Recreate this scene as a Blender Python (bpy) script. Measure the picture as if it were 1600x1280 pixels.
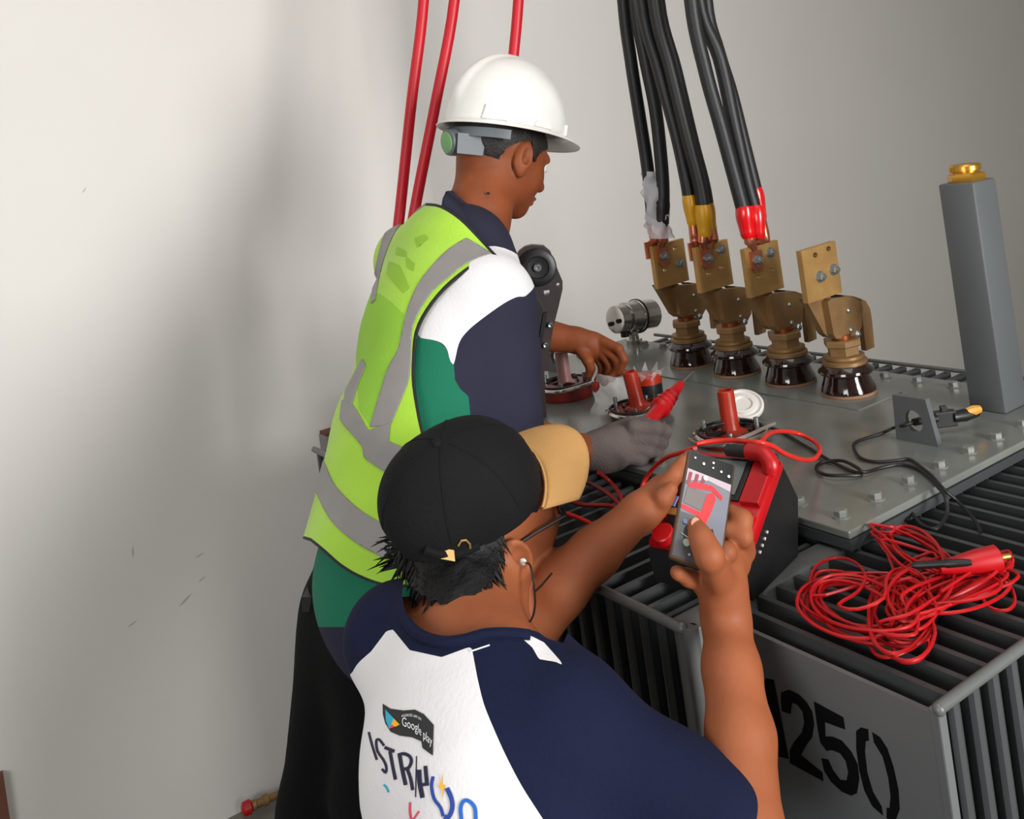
import bpy, bmesh, math, random
import numpy as np
from mathutils import Vector, Matrix
from mathutils.bvhtree import BVHTree
from mathutils.geometry import tessellate_polygon
random.seed(7); rng = np.random.default_rng(7)
for o in list(bpy.data.objects): bpy.data.objects.remove(o)
SC = bpy.context.scene; COL = SC.collection
PI = math.pi
# ------------------------------------------------------------------ camera
F = 1505.46; CX, CY = 800.0, 250.0; CZ = 1.71
RM = np.array([[0.830, -0.539, -0.143], [-0.123, 0.073, -0.990], [0.544, 0.839, -0.005]])
q_, r_ = np.linalg.qr(RM.T); RM = (q_ * np.sign(np.diag(r_))).T
ORG = np.array([0, 0, CZ])
cd = bpy.data.cameras.new('camera'); cam = bpy.data.objects.new('camera', cd); COL.objects.link(cam)
cd.sensor_width = 36; cd.lens = F / 1600 * 36; cd.shift_y = -(640 - CY) / 1600; cd.clip_start = 0.02
m3 = Matrix((RM[0], -RM[1], -RM[2])).transposed()
cam.matrix_world = Matrix.Translation(ORG) @ m3.to_4x4()
SC.camera = cam
# ------------------------------------------------------------------ world, lights, exposure
w = bpy.data.worlds.new('world'); SC.world = w; w.use_nodes = True
bg = w.node_tree.nodes['Background']; bg.inputs[0].default_value = (0.93, 0.96, 1.0, 1); bg.inputs[1].default_value = 1.0
SC.view_settings.view_transform = 'Standard'; SC.view_settings.look = 'None'
SC.view_settings.gamma = 1; SC.view_settings.exposure = 0.16; SC.view_settings.use_curve_mapping = False
def area(name, loc, target, sx, sy, power, color, spread=PI):
    l = bpy.data.lights.new(name, 'AREA'); l.shape = 'RECTANGLE'; l.size = sx; l.size_y = sy; l.energy = power; l.color = color; l.spread = spread
    o = bpy.data.objects.new(name, l); COL.objects.link(o); o.location = loc
    o.rotation_euler = (Vector(target) - Vector(loc)).to_track_quat('-Z', 'Y').to_euler(); return o
area('doorway_daylight', (1.25, -2.85, 1.85), (0.35, 2.8, 1.5), 1.0, 1.9, 60, (1.0, 0.99, 0.97), math.radians(100))
area('left_fill', (-2.4, -0.6, 2.0), (0.3, 2.6, 1.4), 1.5, 1.2, 46, (0.95, 0.98, 1.0))  # added fill from the left, brightens the left of the back wall
area('overhead_fill', (0.9, 0.3, 3.35), (1.0, 0.9, 0.0), 1.6, 1.6, 13, (1.0, 0.99, 0.98))  # unseen overhead fill, no lamp fitting here
# ------------------------------------------------------------------ helpers: projection
def W(px, py, D):
    return RM.T @ np.array([(px - CX) / F * D, (py - CY) / F * D, D]) + ORG
def CV(x, y, z):
    v = RM.T @ np.array([x, y, z], float); return v / np.linalg.norm(v)
def ray(px, py): return RM.T @ np.array([(px - CX) / F, (py - CY) / F, 1.0])
def onz(px, py, z): r = ray(px, py); return ORG + r * (z - CZ) / r[2]
def onx(px, py, x): r = ray(px, py); return ORG + r * x / r[0]
def ony(px, py, y): r = ray(px, py); return ORG + r * y / r[1]
def proj(P):
    c = (P - ORG) @ RM.T
    return np.stack([CX + F * c[:, 0] / c[:, 2], CY + F * c[:, 1] / c[:, 2]], 1)
def depth(p): return float(((np.asarray(p) - ORG) @ RM.T)[2])
# ------------------------------------------------------------------ materials
MATS = {}
def lin(c): return tuple(((x / 255) / 12.92 if x / 255 <= 0.04045 else ((x / 255 + 0.055) / 1.055) ** 2.4) for x in c)
def mat(name, rgb, rough=0.6, metal=0.0, var=0.08, vscale=8.0, bump=0.0, bscale=60.0, spec=0.5, coat=0.0, alpha=1.0, trans=0.0, rgb2=None, emit=0.0, sheen=0.0):
    if name in MATS: return MATS[name]
    m = bpy.data.materials.new(name); m.use_nodes = True; nt = m.node_tree; b = nt.nodes['Principled BSDF']
    c = lin(rgb)
    tc = nt.nodes.new('ShaderNodeTexCoord')
    nz = nt.nodes.new('ShaderNodeTexNoise'); nz.inputs['Scale'].default_value = vscale; nz.inputs['Detail'].default_value = 4
    nt.links.new(tc.outputs['Object'], nz.inputs['Vector'])
    cr = nt.nodes.new('ShaderNodeValToRGB')
    c2 = lin(rgb2) if rgb2 else tuple(x * (1 - 2 * var) for x in c)
    cr.color_ramp.elements[0].position = 0.3; cr.color_ramp.elements[0].color = (*c2, 1)
    cr.color_ramp.elements[1].position = 0.7; cr.color_ramp.elements[1].color = (*c, 1)
    nt.links.new(nz.outputs['Fac'], cr.inputs['Fac']); nt.links.new(cr.outputs['Color'], b.inputs['Base Color'])
    b.inputs['Roughness'].default_value = rough; b.inputs['Metallic'].default_value = metal
    b.inputs['Specular IOR Level'].default_value = spec; b.inputs['Coat Weight'].default_value = coat
    b.inputs['Alpha'].default_value = alpha; b.inputs['Transmission Weight'].default_value = trans
    b.inputs['Sheen Weight'].default_value = sheen
    if emit: b.inputs['Emission Color'].default_value = (*c, 1); b.inputs['Emission Strength'].default_value = emit
    if bump:
        n2 = nt.nodes.new('ShaderNodeTexNoise'); n2.inputs['Scale'].default_value = bscale; n2.inputs['Detail'].default_value = 5
        nt.links.new(tc.outputs['Object'], n2.inputs['Vector'])
        bp = nt.nodes.new('ShaderNodeBump'); bp.inputs['Strength'].default_value = bump; bp.inputs['Distance'].default_value = 0.004
        nt.links.new(n2.outputs['Fac'], bp.inputs['Height']); nt.links.new(bp.outputs['Normal'], b.inputs['Normal'])
    MATS[name] = m; return m
M_wall = mat('wall_plaster', (217, 213, 208), 0.85, var=0.018, vscale=1.6, bump=0.12, bscale=18)
M_floor = mat('floor_concrete', (120, 116, 110), 0.8, var=0.1, bump=0.2)
M_ceil = mat('ceiling_paint', (225, 222, 216), 0.9, var=0.02)
M_post = mat('post_enamel', (90, 94, 95), 0.42, var=0.05, vscale=5, bump=0.05, bscale=90)
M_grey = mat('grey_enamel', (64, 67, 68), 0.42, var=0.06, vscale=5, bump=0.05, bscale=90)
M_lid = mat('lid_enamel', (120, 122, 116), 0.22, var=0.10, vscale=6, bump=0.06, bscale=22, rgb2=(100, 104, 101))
M_panel = mat('panel_enamel', (98, 100, 101), 0.5, var=0.04, vscale=4)
M_stencil = mat('stencil_ink', (5, 5, 6), 0.9, spec=0.15, var=0.02)
M_rail = mat('rail_enamel', (96, 98, 96), 0.4, var=0.08, vscale=30)
M_brass = mat('brass', (192, 150, 90), 0.4, 0.55, var=0.12, vscale=25, bump=0.06, bscale=80)
M_brassd = mat('brass_aged', (150, 116, 76), 0.45, 0.5, var=0.14, vscale=25, bump=0.06)
M_gold = mat('brass_bright', (212, 160, 64), 0.28, 0.85, var=0.08)
M_copper = mat('copper', (205, 128, 96), 0.32, 0.85, var=0.1, vscale=40)
M_cuparn = mat('copper_stud', (135, 70, 36), 0.4, 0.7, var=0.1)
M_steel = mat('zinc_steel', (176, 184, 188), 0.28, 0.9, var=0.1, vscale=60)
M_chrome = mat('chrome', (196, 192, 186), 0.16, 0.95, var=0.06)
M_porc = mat('brown_porcelain', (34, 17, 14), 0.1, var=0.1, coat=0.6)
M_cork = mat('gasket', (150, 112, 84), 0.8)
M_blkins = mat('black_insulation', (20, 20, 22), 0.5, var=0.1, vscale=30, bump=0.1)
M_redins = mat('red_insulation', (190, 8, 30), 0.45, var=0.05, vscale=12)
M_yel = mat('yellow_sleeve', (205, 148, 10), 0.4, var=0.06)
M_redsl = mat('red_sleeve', (204, 8, 14), 0.25, var=0.06, coat=0.3)
M_redpl = mat('red_plastic', (176, 6, 16), 0.38, var=0.05)
M_redrub = mat('red_rubber_wire', (178, 8, 16), 0.4, var=0.06, vscale=30)
M_redlead = mat('red_silicone_lead', (214, 40, 30), 0.4, var=0.06, vscale=30)
M_orange = mat('red_epoxy', (164, 42, 20), 0.35, var=0.1, vscale=20)
M_epoxy = mat('brown_red_epoxy', (120, 34, 24), 0.4, var=0.15, vscale=30)
M_blkpl = mat('black_plastic', (24, 24, 25), 0.42, var=0.1, vscale=20, bump=0.06)
M_blkrub = mat('black_rubber', (17, 17, 18), 0.5, var=0.1)
M_tool = mat('black_tool_plastic', (40, 39, 40), 0.4, var=0.3, vscale=9, rgb2=(58, 44, 40), bump=0.08)
M_white = mat('white_plastic', (214, 210, 204), 0.4, var=0.03)
M_pink = mat('pink_plastic', (176, 128, 124), 0.4, var=0.08)
M_skin1 = mat('skin_brown', (134, 70, 36), 0.6, spec=0.3, var=0.07, vscale=14, bump=0.1, bscale=120, rgb2=(114, 56, 28))
M_skin2 = mat('skin_tan', (150, 86, 53), 0.6, spec=0.3, var=0.06, vscale=14, bump=0.08, bscale=120, rgb2=(135, 73, 43))
M_hair = mat('black_hair', (9, 8, 9), 0.55, spec=0.25, var=0.2, vscale=90, bump=0.5, bscale=160)
M_hair1 = mat('short_black_hair', (24, 19, 17), 0.6, var=0.2, vscale=90, bump=0.6, bscale=200)
M_helm = mat('white_helmet_shell', (222, 221, 218), 0.3, var=0.025, vscale=9, coat=0.2, rgb2=(208, 205, 199))
M_greyst = mat('grey_strap', (92, 98, 102), 0.5)
M_greenk = mat('pale_green_knob', (108, 158, 100), 0.5)
M_hiviz = mat('lime_mesh', (160, 205, 52), 0.7, var=0.07, vscale=7, bump=0.3, bscale=260, rgb2=(146, 190, 40), sheen=0.2)
M_reflect = mat('grey_reflective_tape', (136, 132, 130), 0.5, 0.1, var=0.06, vscale=18)
M_trim = mat('black_binding', (16, 17, 20), 0.7)
M_vprint = mat('green_vest_print', (140, 184, 48), 0.7)
M_navy1 = mat('slate_navy_knit', (40, 40, 56), 0.9, var=0.06, bump=0.25, bscale=220, spec=0.2)
M_whitec = mat('white_knit', (214, 212, 214), 0.85, var=0.03, bump=0.2, bscale=220)
M_green = mat('green_knit', (0, 104, 76), 0.9, var=0.05, bump=0.25, bscale=220)
M_blkc = mat('black_trouser_cloth', (8, 8, 9), 0.95, spec=0.15, var=0.15, bump=0.2, bscale=120)
M_navy2 = mat('navy_jersey', (17, 23, 50), 0.9, var=0.08, bump=0.2, bscale=220, spec=0.2)
M_white2 = mat('white_jersey', (222, 219, 220), 0.85, var=0.02, bump=0.15, bscale=200)
M_cap = mat('black_cap_cotton', (19, 19, 20), 0.9, var=0.12, vscale=14, bump=0.3, bscale=240, spec=0.2)
M_tan = mat('tan_brim_cotton', (196, 148, 88), 0.8, var=0.05, vscale=16, bump=0.2, bscale=240)
M_glove = mat('grey_glove_knit', (98, 86, 84), 0.9, var=0.08, bump=0.5, bscale=300)
M_clear = mat('clear_film', (235, 232, 232), 0.3, alpha=0.22, var=0.02, bump=0.8, bscale=60)
M_film = mat('milky_bag_film', (230, 230, 228), 0.5, alpha=0.30, var=0.03, bump=0.4, bscale=30)
M_glass = mat('display_glass', (104, 110, 108), 0.12, var=0.04)
M_dark = mat('dark_hole', (10, 10, 10), 0.8)
M_eye = mat('eye_white', (220, 215, 208), 0.3); M_iris = mat('eye_iris', (30, 18, 12), 0.3)
M_brown = mat('brown_wood', (104, 60, 44), 0.7)
# ------------------------------------------------------------------ mesh builder
OFF = {}
class MB:
    def __init__(s): s.v = []; s.f = []
    def add(s, V, Fc):
        n = len(s.v); s.v += [tuple(map(float, p)) for p in V]; s.f += [tuple(int(i) + n for i in f) for f in Fc]; return s
    def box(s, c, h, R=None, bev=0.0):
        R = np.eye(3) if R is None else R; c = np.asarray(c, float); hx, hy, hz = h
        if bev <= 0:
            P = [c + R @ np.array([x * hx, y * hy, z * hz]) for z in (-1, 1) for y in (-1, 1) for x in (-1, 1)]
            return s.add(P, [(0, 2, 3, 1), (4, 5, 7, 6), (0, 1, 5, 4), (2, 6, 7, 3), (0, 4, 6, 2), (1, 3, 7, 5)])
        bm = bmesh.new(); bmesh.ops.create_cube(bm, size=2)
        for v in bm.verts: v.co = Vector((v.co.x * hx, v.co.y * hy, v.co.z * hz))
        bmesh.ops.bevel(bm, geom=bm.edges[:], offset=bev, segments=2, affect='EDGES', profile=0.5)
        bm.verts.index_update()
        P = [c + R @ np.array(v.co) for v in bm.verts]; Fc = [[v.index for v in f.verts] for f in bm.faces]; bm.free()
        return s.add(P, Fc)
    def ring(s, prof, o, ax, n=24, phase=0.0, sq=None):
        """lathe: prof = [(r, t)], along ax from o"""
        ax = np.asarray(ax, float); ax /= np.linalg.norm(ax); o = np.asarray(o, float)
        a = np.array([1, 0, 0]) if abs(ax[0]) < 0.8 else np.array([0, 1, 0])
        e1 = np.cross(ax, a); e1 /= np.linalg.norm(e1); e2 = np.cross(ax, e1)
        V = []; Fc = []
        for r, t in prof:
            for k in range(n):
                th = 2 * PI * k / n + phase; V.append(o + ax * t + (e1 * math.cos(th) + e2 * math.sin(th)) * r)
        m = len(prof)
        for i in range(m - 1):
            for k in range(n):
                k2 = (k + 1) % n; Fc.append((i * n + k, i * n + k2, (i + 1) * n + k2, (i + 1) * n + k))
        Fc.append(tuple(range(n - 1, -1, -1))); Fc.append(tuple(range((m - 1) * n, m * n)))
        return s.add(V, Fc)
    def cyl(s, a, b, r1, r2=None, n=16, phase=0.0):
        a = np.asarray(a, float); b = np.asarray(b, float); L = np.linalg.norm(b - a)
        return s.ring([(r1, 0), (r1 if r2 is None else r2, L)], a, b - a, n, phase)
    def tube(s, P, r, n=8, closed=False):
        P = np.asarray(P, float); m = len(P)
        rr = np.full(m, r) if np.isscalar(r) else np.asarray(r)
        T = np.gradient(P, axis=0); T /= (np.linalg.norm(T, axis=1)[:, None] + 1e-12)
        u = np.cross(T[0], [0, 0, 1.0]); 
        if np.linalg.norm(u) < 0.1: u = np.cross(T[0], [0, 1.0, 0])
        V = []
        for i in range(m):
            u = u - T[i] * (u @ T[i]); u /= np.linalg.norm(u); v = np.cross(T[i], u)
            for k in range(n):
                th = 2 * PI * k / n; V.append(P[i] + (u * math.cos(th) + v * math.sin(th)) * rr[i])
        Fc = [(i * n + k, i * n + (k + 1) % n, (i + 1) * n + (k + 1) % n, (i + 1) * n + k) for i in range(m - 1) for k in range(n)]
        Fc.append(tuple(range(n - 1, -1, -1))); Fc.append(tuple(range((m - 1) * n, m * n)))
        return s.add(V, Fc)
    def prism(s, poly, o, U, Vv, N, t, holes=()):
        """polygon (2D) in frame o,U,V extruded by t along N, with optional holes"""
        o = np.asarray(o, float); loops = [list(poly)] + [list(h) for h in holes]
        flat = [p for l in loops for p in l]
        tri = tessellate_polygon([[Vector((p[0], p[1], 0)) for p in l] for l in loops])
        A = [o + U * p[0] + Vv * p[1] for p in flat]; B = [q + N * t for q in A]; n = len(flat)
        Fc = [tuple(x) for x in tri] + [tuple(i + n for i in reversed(x)) for x in tri]
        k = 0
        for l in loops:
            m = len(l)
            for i in range(m): Fc.append((k + i, k + (i + 1) % m, n + k + (i + 1) % m, n + k + i))
            k += m
        return s.add(A + B, Fc)
    def sph(s, c, r, n=12, R=None):
        R = np.eye(3) if R is None else R; r = np.array([r] * 3 if np.isscalar(r) else r, float); V = []; Fc = []
        m = n // 2
        for i in range(m + 1):
            a = PI * i / m
            for k in range(n):
                b = 2 * PI * k / n; V.append(np.asarray(c) + R @ (r * np.array([math.sin(a) * math.cos(b), math.sin(a) * math.sin(b), math.cos(a)])))
        for i in range(m):
            for k in range(n): Fc.append((i * n + k, (i + 1) * n + k, (i + 1) * n + (k + 1) % n, i * n + (k + 1) % n))
        return s.add(V, Fc)
    def build(s, name, m, parent=None, smooth=False, mids=None):
        return mkobj(name, np.array(s.v), s.f, m, parent, smooth, mids)
def mkobj(name, V, Fc, m, parent=None, smooth=False, mids=None, auto=True):
    off = OFF.get(parent, np.zeros(3)) if parent else np.zeros(3)
    V = np.asarray(V, float); org = off if parent else np.array([V[:, 0].mean(), V[:, 1].mean(), V[:, 2].min()])
    me = bpy.data.meshes.new(name); me.from_pydata((V - org).tolist(), [], [tuple(int(i) for i in f) for f in Fc])
    for x in (m if isinstance(m, (list, tuple)) else [m]): me.materials.append(x)
    if mids is not None: me.polygons.foreach_set('material_index', np.asarray(mids, dtype=np.int32))
    me.validate(clean_customdata=False)
    bm = bmesh.new(); bm.from_mesh(me); bmesh.ops.recalc_face_normals(bm, faces=bm.faces) if not smooth == 'keep' else None; bm.to_mesh(me); bm.free()
    if smooth:
        me.polygons.foreach_set('use_smooth', [True] * len(me.polygons))
        if smooth is True and auto: me.set_sharp_from_angle(angle=math.radians(38))
    me.update()
    o = bpy.data.objects.new(name, me); COL.objects.link(o)
    if parent: o.parent = parent
    else: o.location = org
    OFF[o] = org
    return o
def thing(name, label, cat, loc, group=None):
    o = bpy.data.objects.new(name, None); o.empty_display_size = 0.05; COL.objects.link(o); o.location = [float(x) for x in loc]
    OFF[o] = np.array(loc, float); tag(o, label, cat, group); return o
def tag(o, label, cat, group=None):
    o['label'] = label; o['category'] = cat
    if group: o['group'] = group
    return o
def lab(o, t): o['label'] = t; return o
def struct(o): o['kind'] = 'structure'; return o
def spline(P, n=8):
    P = np.asarray(P, float); Q = np.vstack([2 * P[0] - P[1], P, 2 * P[-1] - P[-2]]); out = []
    for i in range(1, len(Q) - 2):
        for t in np.arange(n) / n:
            a, b, c, d = Q[i - 1], Q[i], Q[i + 1], Q[i + 2]
            out.append(0.5 * (2 * b + (c - a) * t + (2 * a - 5 * b + 4 * c - d) * t * t + (3 * b - a - 3 * c + d) * t ** 3))
    out.append(P[-1]); return np.array(out)
X, Y, Z = np.eye(3)
def rz(a): c, s = math.cos(a), math.sin(a); return np.array([[c, -s, 0], [s, c, 0], [0, 0, 1]])
# ------------------------------------------------------------------ signed-distance body modeller
def cap(a, b, ra, rb=None, k=0.012, sub=False): return dict(t='c', a=np.asarray(a, float), b=np.asarray(b, float), ra=ra, rb=ra if rb is None else rb, k=k, sub=sub)
def ecap(a, b, ra, rb, n, s, k=0.03): return dict(t='e', a=np.asarray(a, float), b=np.asarray(b, float), ra=ra, rb=rb, n=np.asarray(n, float), s=s, k=k, sub=False)
def ell(c, r, R=None, k=0.01, sub=False): return dict(t='l', c=np.asarray(c, float), r=np.asarray(r, float), R=np.eye(3) if R is None else R, k=k, sub=sub)
def chain(pts, k=0.012):
    return [cap(p[0], q[0], p[1], q[1], k) for p, q in zip(pts[:-1], pts[1:])]
def pd(p, P):
    if p['t'] == 'l':
        q = (P - p['c']) @ p['R']; k0 = np.linalg.norm(q / p['r'], axis=-1); k1 = np.linalg.norm(q / p['r'] ** 2, axis=-1)
        return k0 * (k0 - 1) / (k1 + 1e-9)
    a, b = p['a'], p['b']
    if p['t'] == 'e':
        n = p['n']; f = 1 / p['s'] - 1; P = P + (P @ n)[..., None] * n * f; a = a + n * (a @ n) * f; b = b + n * (b @ n) * f
    ba = b - a; pa = P - a; t = np.clip((pa @ ba) / (ba @ ba + 1e-12), 0, 1)
    d = np.linalg.norm(pa - t[..., None] * ba, axis=-1) - (p['ra'] + (p['rb'] - p['ra']) * t)
    return d * (p['s'] if p['t'] == 'e' else 1)
def comb(v, d, p):
    k = p['k']
    if p['sub']:
        h = np.maximum(k - np.abs(v + d), 0) / k; return np.maximum(v, -d) + h * h * k / 4
    h = np.maximum(k - np.abs(v - d), 0) / k; return np.minimum(v, d) - h * h * k / 4
def sdf_mesh(prims, h, off=0.0, extra=None):
    lo = np.min([np.min([p['a'], p['b']], 0) - max(p['ra'], p['rb']) if 'a' in p else p['c'] - p['r'].max() for p in prims if not p['sub']], 0) - off - 0.02
    hi = np.max([np.max([p['a'], p['b']], 0) + max(p['ra'], p['rb']) if 'a' in p else p['c'] + p['r'].max() for p in prims if not p['sub']], 0) + off + 0.02
    B = 8; bs = B * h; nb = np.ceil((hi - lo) / bs).astype(int); gi = np.stack(np.meshgrid(*[np.arange(x) for x in nb], indexing='ij'), -1).reshape(-1, 3)
    C = lo + (gi + 0.5) * bs; v = np.full(len(C), 10.0); ds = []
    for p in prims: d = pd(p, C); ds.append(d); v = comb(v, d, p)
    m = np.abs(v - off) < bs * 0.866 * 1.35 + 0.008
    gi = gi[m]; v = v[m]; ds = [d[m] for d in ds]
    loc = np.stack(np.meshgrid(*[np.arange(B + 1)] * 3, indexing='ij'), -1)
    P = lo + h * (gi[:, None, None, None, :] * B + loc[None])
    val = np.full(P.shape[:-1], 10.0)
    for p, d in zip(prims, ds):
        mm = (d < v + bs * 2.6 + p['k']) if not p['sub'] else (d < bs * 2)
        if mm.any(): val[mm] = comb(val[mm], pd(p, P[mm]), p)
    val -= off
    if extra is not None: val += extra(P.reshape(-1, 3)).reshape(val.shape)
    NG = nb * B + 2; key = lambda I: (I[..., 0] * NG[1] + I[..., 1]) * NG[2] + I[..., 2]
    ins = val < 0; acc = np.zeros(P.shape[:1] + (B, B, B, 3)); cnt = np.zeros(P.shape[:1] + (B, B, B))
    for ax in range(3):
        for o1 in (0, 1):
            for o2 in (0, 1):
                o = [0, 0, 0]; oth = [i for i in range(3) if i != ax]; o[oth[0]] = o1; o[oth[1]] = o2
                o_b = list(o); o_b[ax] = 1
                sa = tuple([slice(None)] + [slice(x, x + B) for x in o]); sb = tuple([slice(None)] + [slice(x, x + B) for x in o_b])
                a, b = val[sa], val[sb]; x = ins[sa] != ins[sb]; t = np.where(x, a / np.where(x, a - b, 1), 0)
                pos = np.zeros(acc.shape); pos += np.array(o, float); pos[..., ax] += t
                acc += np.where(x[..., None], pos, 0); cnt += x
    act = cnt > 0; base = gi[:, None, None, None, :] * B + loc[None, :B, :B, :B]
    V = lo + h * (base[act] + acc[act] / cnt[act][:, None]); K = key(base[act]); srt = np.argsort(K); Ks = K[srt]
    def look(I):
        kk = key(I); j = np.searchsorted(Ks, kk); j = np.clip(j, 0, len(Ks) - 1); ok = Ks[j] == kk; return srt[j], ok
    Q = []
    for ax in range(3):
        o_b = [0, 0, 0]; o_b[ax] = 1; sa = (slice(None),) + (slice(0, B),) * 3; sb = tuple([slice(None)] + [slice(x, x + B) for x in o_b])
        x = ins[sa] != ins[sb]; I = base[x]; s = ins[sa][x]; d1 = np.zeros(3, int); d2 = np.zeros(3, int); d1[(ax + 1) % 3] = 1; d2[(ax + 2) % 3] = 1
        a, oa = look(I); b, ob = look(I - d1); c, oc = look(I - d1 - d2); d, od = look(I - d2); ok = oa & ob & oc & od
        q = np.stack([a, b, c, d], 1); q = np.where(s[:, None], q, q[:, ::-1]); Q.append(q[ok])
    return V, np.vstack(Q)
def relax(V, Q, it=2):
    E = np.vstack([Q[:, [0, 1]], Q[:, [1, 2]], Q[:, [2, 3]], Q[:, [3, 0]]]) if Q.shape[1] == 4 else np.vstack([Q[:, [0, 1]], Q[:, [1, 2]], Q[:, [2, 0]]])
    for _ in range(it):
        S = np.zeros_like(V); n = np.zeros(len(V))
        for a, b in ((0, 1), (1, 0)):
            for k in range(3): S[:, k] += np.bincount(E[:, a], V[E[:, b], k], len(V))
            n += np.bincount(E[:, a], minlength=len(V))
        V = V * 0.5 + 0.5 * S / np.maximum(n, 1)[:, None]
    return V
def tris(Q): return np.vstack([Q[:, [0, 1, 2]], Q[:, [0, 2, 3]]]) if Q.shape[1] == 4 else Q
def split(V, T, L, f, new, only=None):
    """cut triangles along f=0 ; those with f<0 get label new"""
    s = f < 0; ts = s[T]; n = ts.sum(1); sel = np.ones(len(T), bool) if only is None else np.isin(L, only)
    full = (n == 3) & sel; mix = (n > 0) & (n < 3) & sel
    Lk = L.copy(); Lk[full] = new
    T1 = T[mix]; L1 = L[mix]; keep = ~mix
    if len(T1) == 0: return V, T, Lk
    odd = np.where((ts[mix].sum(1) == 1)[:, None], ts[mix], ~ts[mix]).argmax(1)
    r = np.arange(len(T1)); a = T1[r, odd]; b = T1[r, (odd + 1) % 3]; c = T1[r, (odd + 2) % 3]
    ed = np.vstack([np.stack([a, b], 1), np.stack([a, c], 1)]); eds = np.sort(ed, 1); u, inv = np.unique(eds, axis=0, return_inverse=True); inv = inv.reshape(-1)
    fa, fb = f[u[:, 0]], f[u[:, 1]]; t = fa / (fa - fb); nv = V[u[:, 0]] + (V[u[:, 1]] - V[u[:, 0]]) * t[:, None]
    ab = inv[:len(a)] + len(V); ac = inv[len(a):] + len(V); V2 = np.vstack([V, nv])
    lone = s[a]
    T2 = np.vstack([T[keep], np.stack([a, ab, ac], 1), np.stack([ab, b, c], 1), np.stack([ab, c, ac], 1)])
    L2 = np.concatenate([Lk[keep], np.where(lone, new, L1), np.where(lone, L1, new), np.where(lone, L1, new)])
    return V2, T2, L2
def compact(V, T):
    u, inv = np.unique(T, return_inverse=True); return V[u], inv.reshape(T.shape)
def poly_sd(P, poly):
    poly = np.asarray(poly, float); d = np.full(len(P), 1e18); s = np.ones(len(P)); n = len(poly)
    for i in range(n):
        a = poly[i]; b = poly[i - 1]; e = b - a; w_ = P - a; t = np.clip((w_ @ e) / (e @ e), 0, 1); q = w_ - t[:, None] * e
        d = np.minimum(d, (q ** 2).sum(1))
        c1 = P[:, 1] >= a[1]; c2 = P[:, 1] < b[1]; c3 = e[0] * w_[:, 1] > e[1] * w_[:, 0]
        fl = (c1 & c2 & c3) | (~c1 & ~c2 & ~c3); s = np.where(fl, -s, s)
    return s * np.sqrt(d)
def crv(poly, n=6): return spline(np.asarray(poly, float), n)
def vnormals(V, T):
    fn = np.cross(V[T[:, 1]] - V[T[:, 0]], V[T[:, 2]] - V[T[:, 0]]); N = np.zeros_like(V)
    for j in range(3):
        for k in range(3): N[:, k] += np.bincount(T[:, j], fn[:, k], len(V))
    return N / (np.linalg.norm(N, axis=1)[:, None] + 1e-12)
def folds(amp, seeds=5, f0=14, f1=40, sd=1):
    r = np.random.default_rng(sd); ks = [(r.normal(size=3), r.uniform(f0, f1), r.uniform(0, 6.28)) for _ in range(seeds)]
    def fn(P):
        v = 0
        for k, f, ph in ks:
            k = k / np.linalg.norm(k); k2 = np.cross(k, [0.3, 0.5, 0.8]); v = v + np.sin(P @ k * f + ph + 1.5 * np.sin(P @ k2 * f * 0.4)) 
        return amp * v / seeds
    return fn
#==PART2==
# ================================================================== SETTING
WY = 2.80
def wallbox(name, lo, hi, m):
    lo = np.array(lo, float); hi = np.array(hi, float)
    return struct(MB().box((lo + hi) / 2, (hi - lo) / 2).build(name, m))
wallbox('floor', (-2.7, -3.1, -0.1), (5.4, WY + .1, 0), M_floor)
wallbox('wall_back', (-2.7, WY, 0), (5.4, WY + .1, 3.6), M_wall)
wallbox('ceiling', (-2.7, -3.1, 3.6), (5.4, WY + .1, 3.7), M_ceil)
wallbox('wall_right', (5.3, -3.0, 0), (5.4, WY, 3.6), M_wall)
struct(MB().prism([(-3, 0), (WY, 0), (WY, 3.6), (-3, 3.6)], (-2.7, 0, 0), Y, Z, X, 0.1, [[(-1.4, 1.2), (0.2, 1.2), (0.2, 2.7), (-1.4, 2.7)]]).build('wall_left', M_wall))
struct(MB().prism([(-2.7, 0), (5.4, 0), (5.4, 3.6), (-2.7, 3.6)], (0, -3.1, 0), X, Z, Y, 0.1, [[(0.5, 0.01), (2.0, 0.01), (2.0, 2.9), (0.5, 2.9)]]).build('wall_front', M_wall))
pt = onz(-8, 1230, 0.35)
pt = ony(-4, 1240, WY - 0.02)
struct(MB().box((pt[0] - 0.012, WY - 0.012, pt[2] / 2 + .02), (0.03, 0.012, pt[2] / 2 + .02)).build('trim_1', M_brown))
M_mark = mat('wall_scuff', (186, 172, 158), 0.9)
for mx, my, ml, ma in ((207, 975, 9, .3), (290, 938, 14, .5), (316, 905, 8, .4), (312, 868, 9, .2), (208, 862, 10, 1.4), (132, 297, 6, .8)):
    q = ony(mx, my, WY - .0003); k = ml * 2.6 / F; u_ = np.array([math.cos(ma), 0, math.sin(ma)]); v_ = np.array([-math.sin(ma), 0, math.cos(ma)])
    MB().prism([(-k, 0), (-k * .3, -k * .14), (k * .5, -k * .05), (k, k * .05), (k * .2, k * .16), (-k * .5, k * .10)], q, u_, v_, Y, .0002).build('wall_scuff', M_mark, bpy.data.objects['wall_back'])
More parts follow.
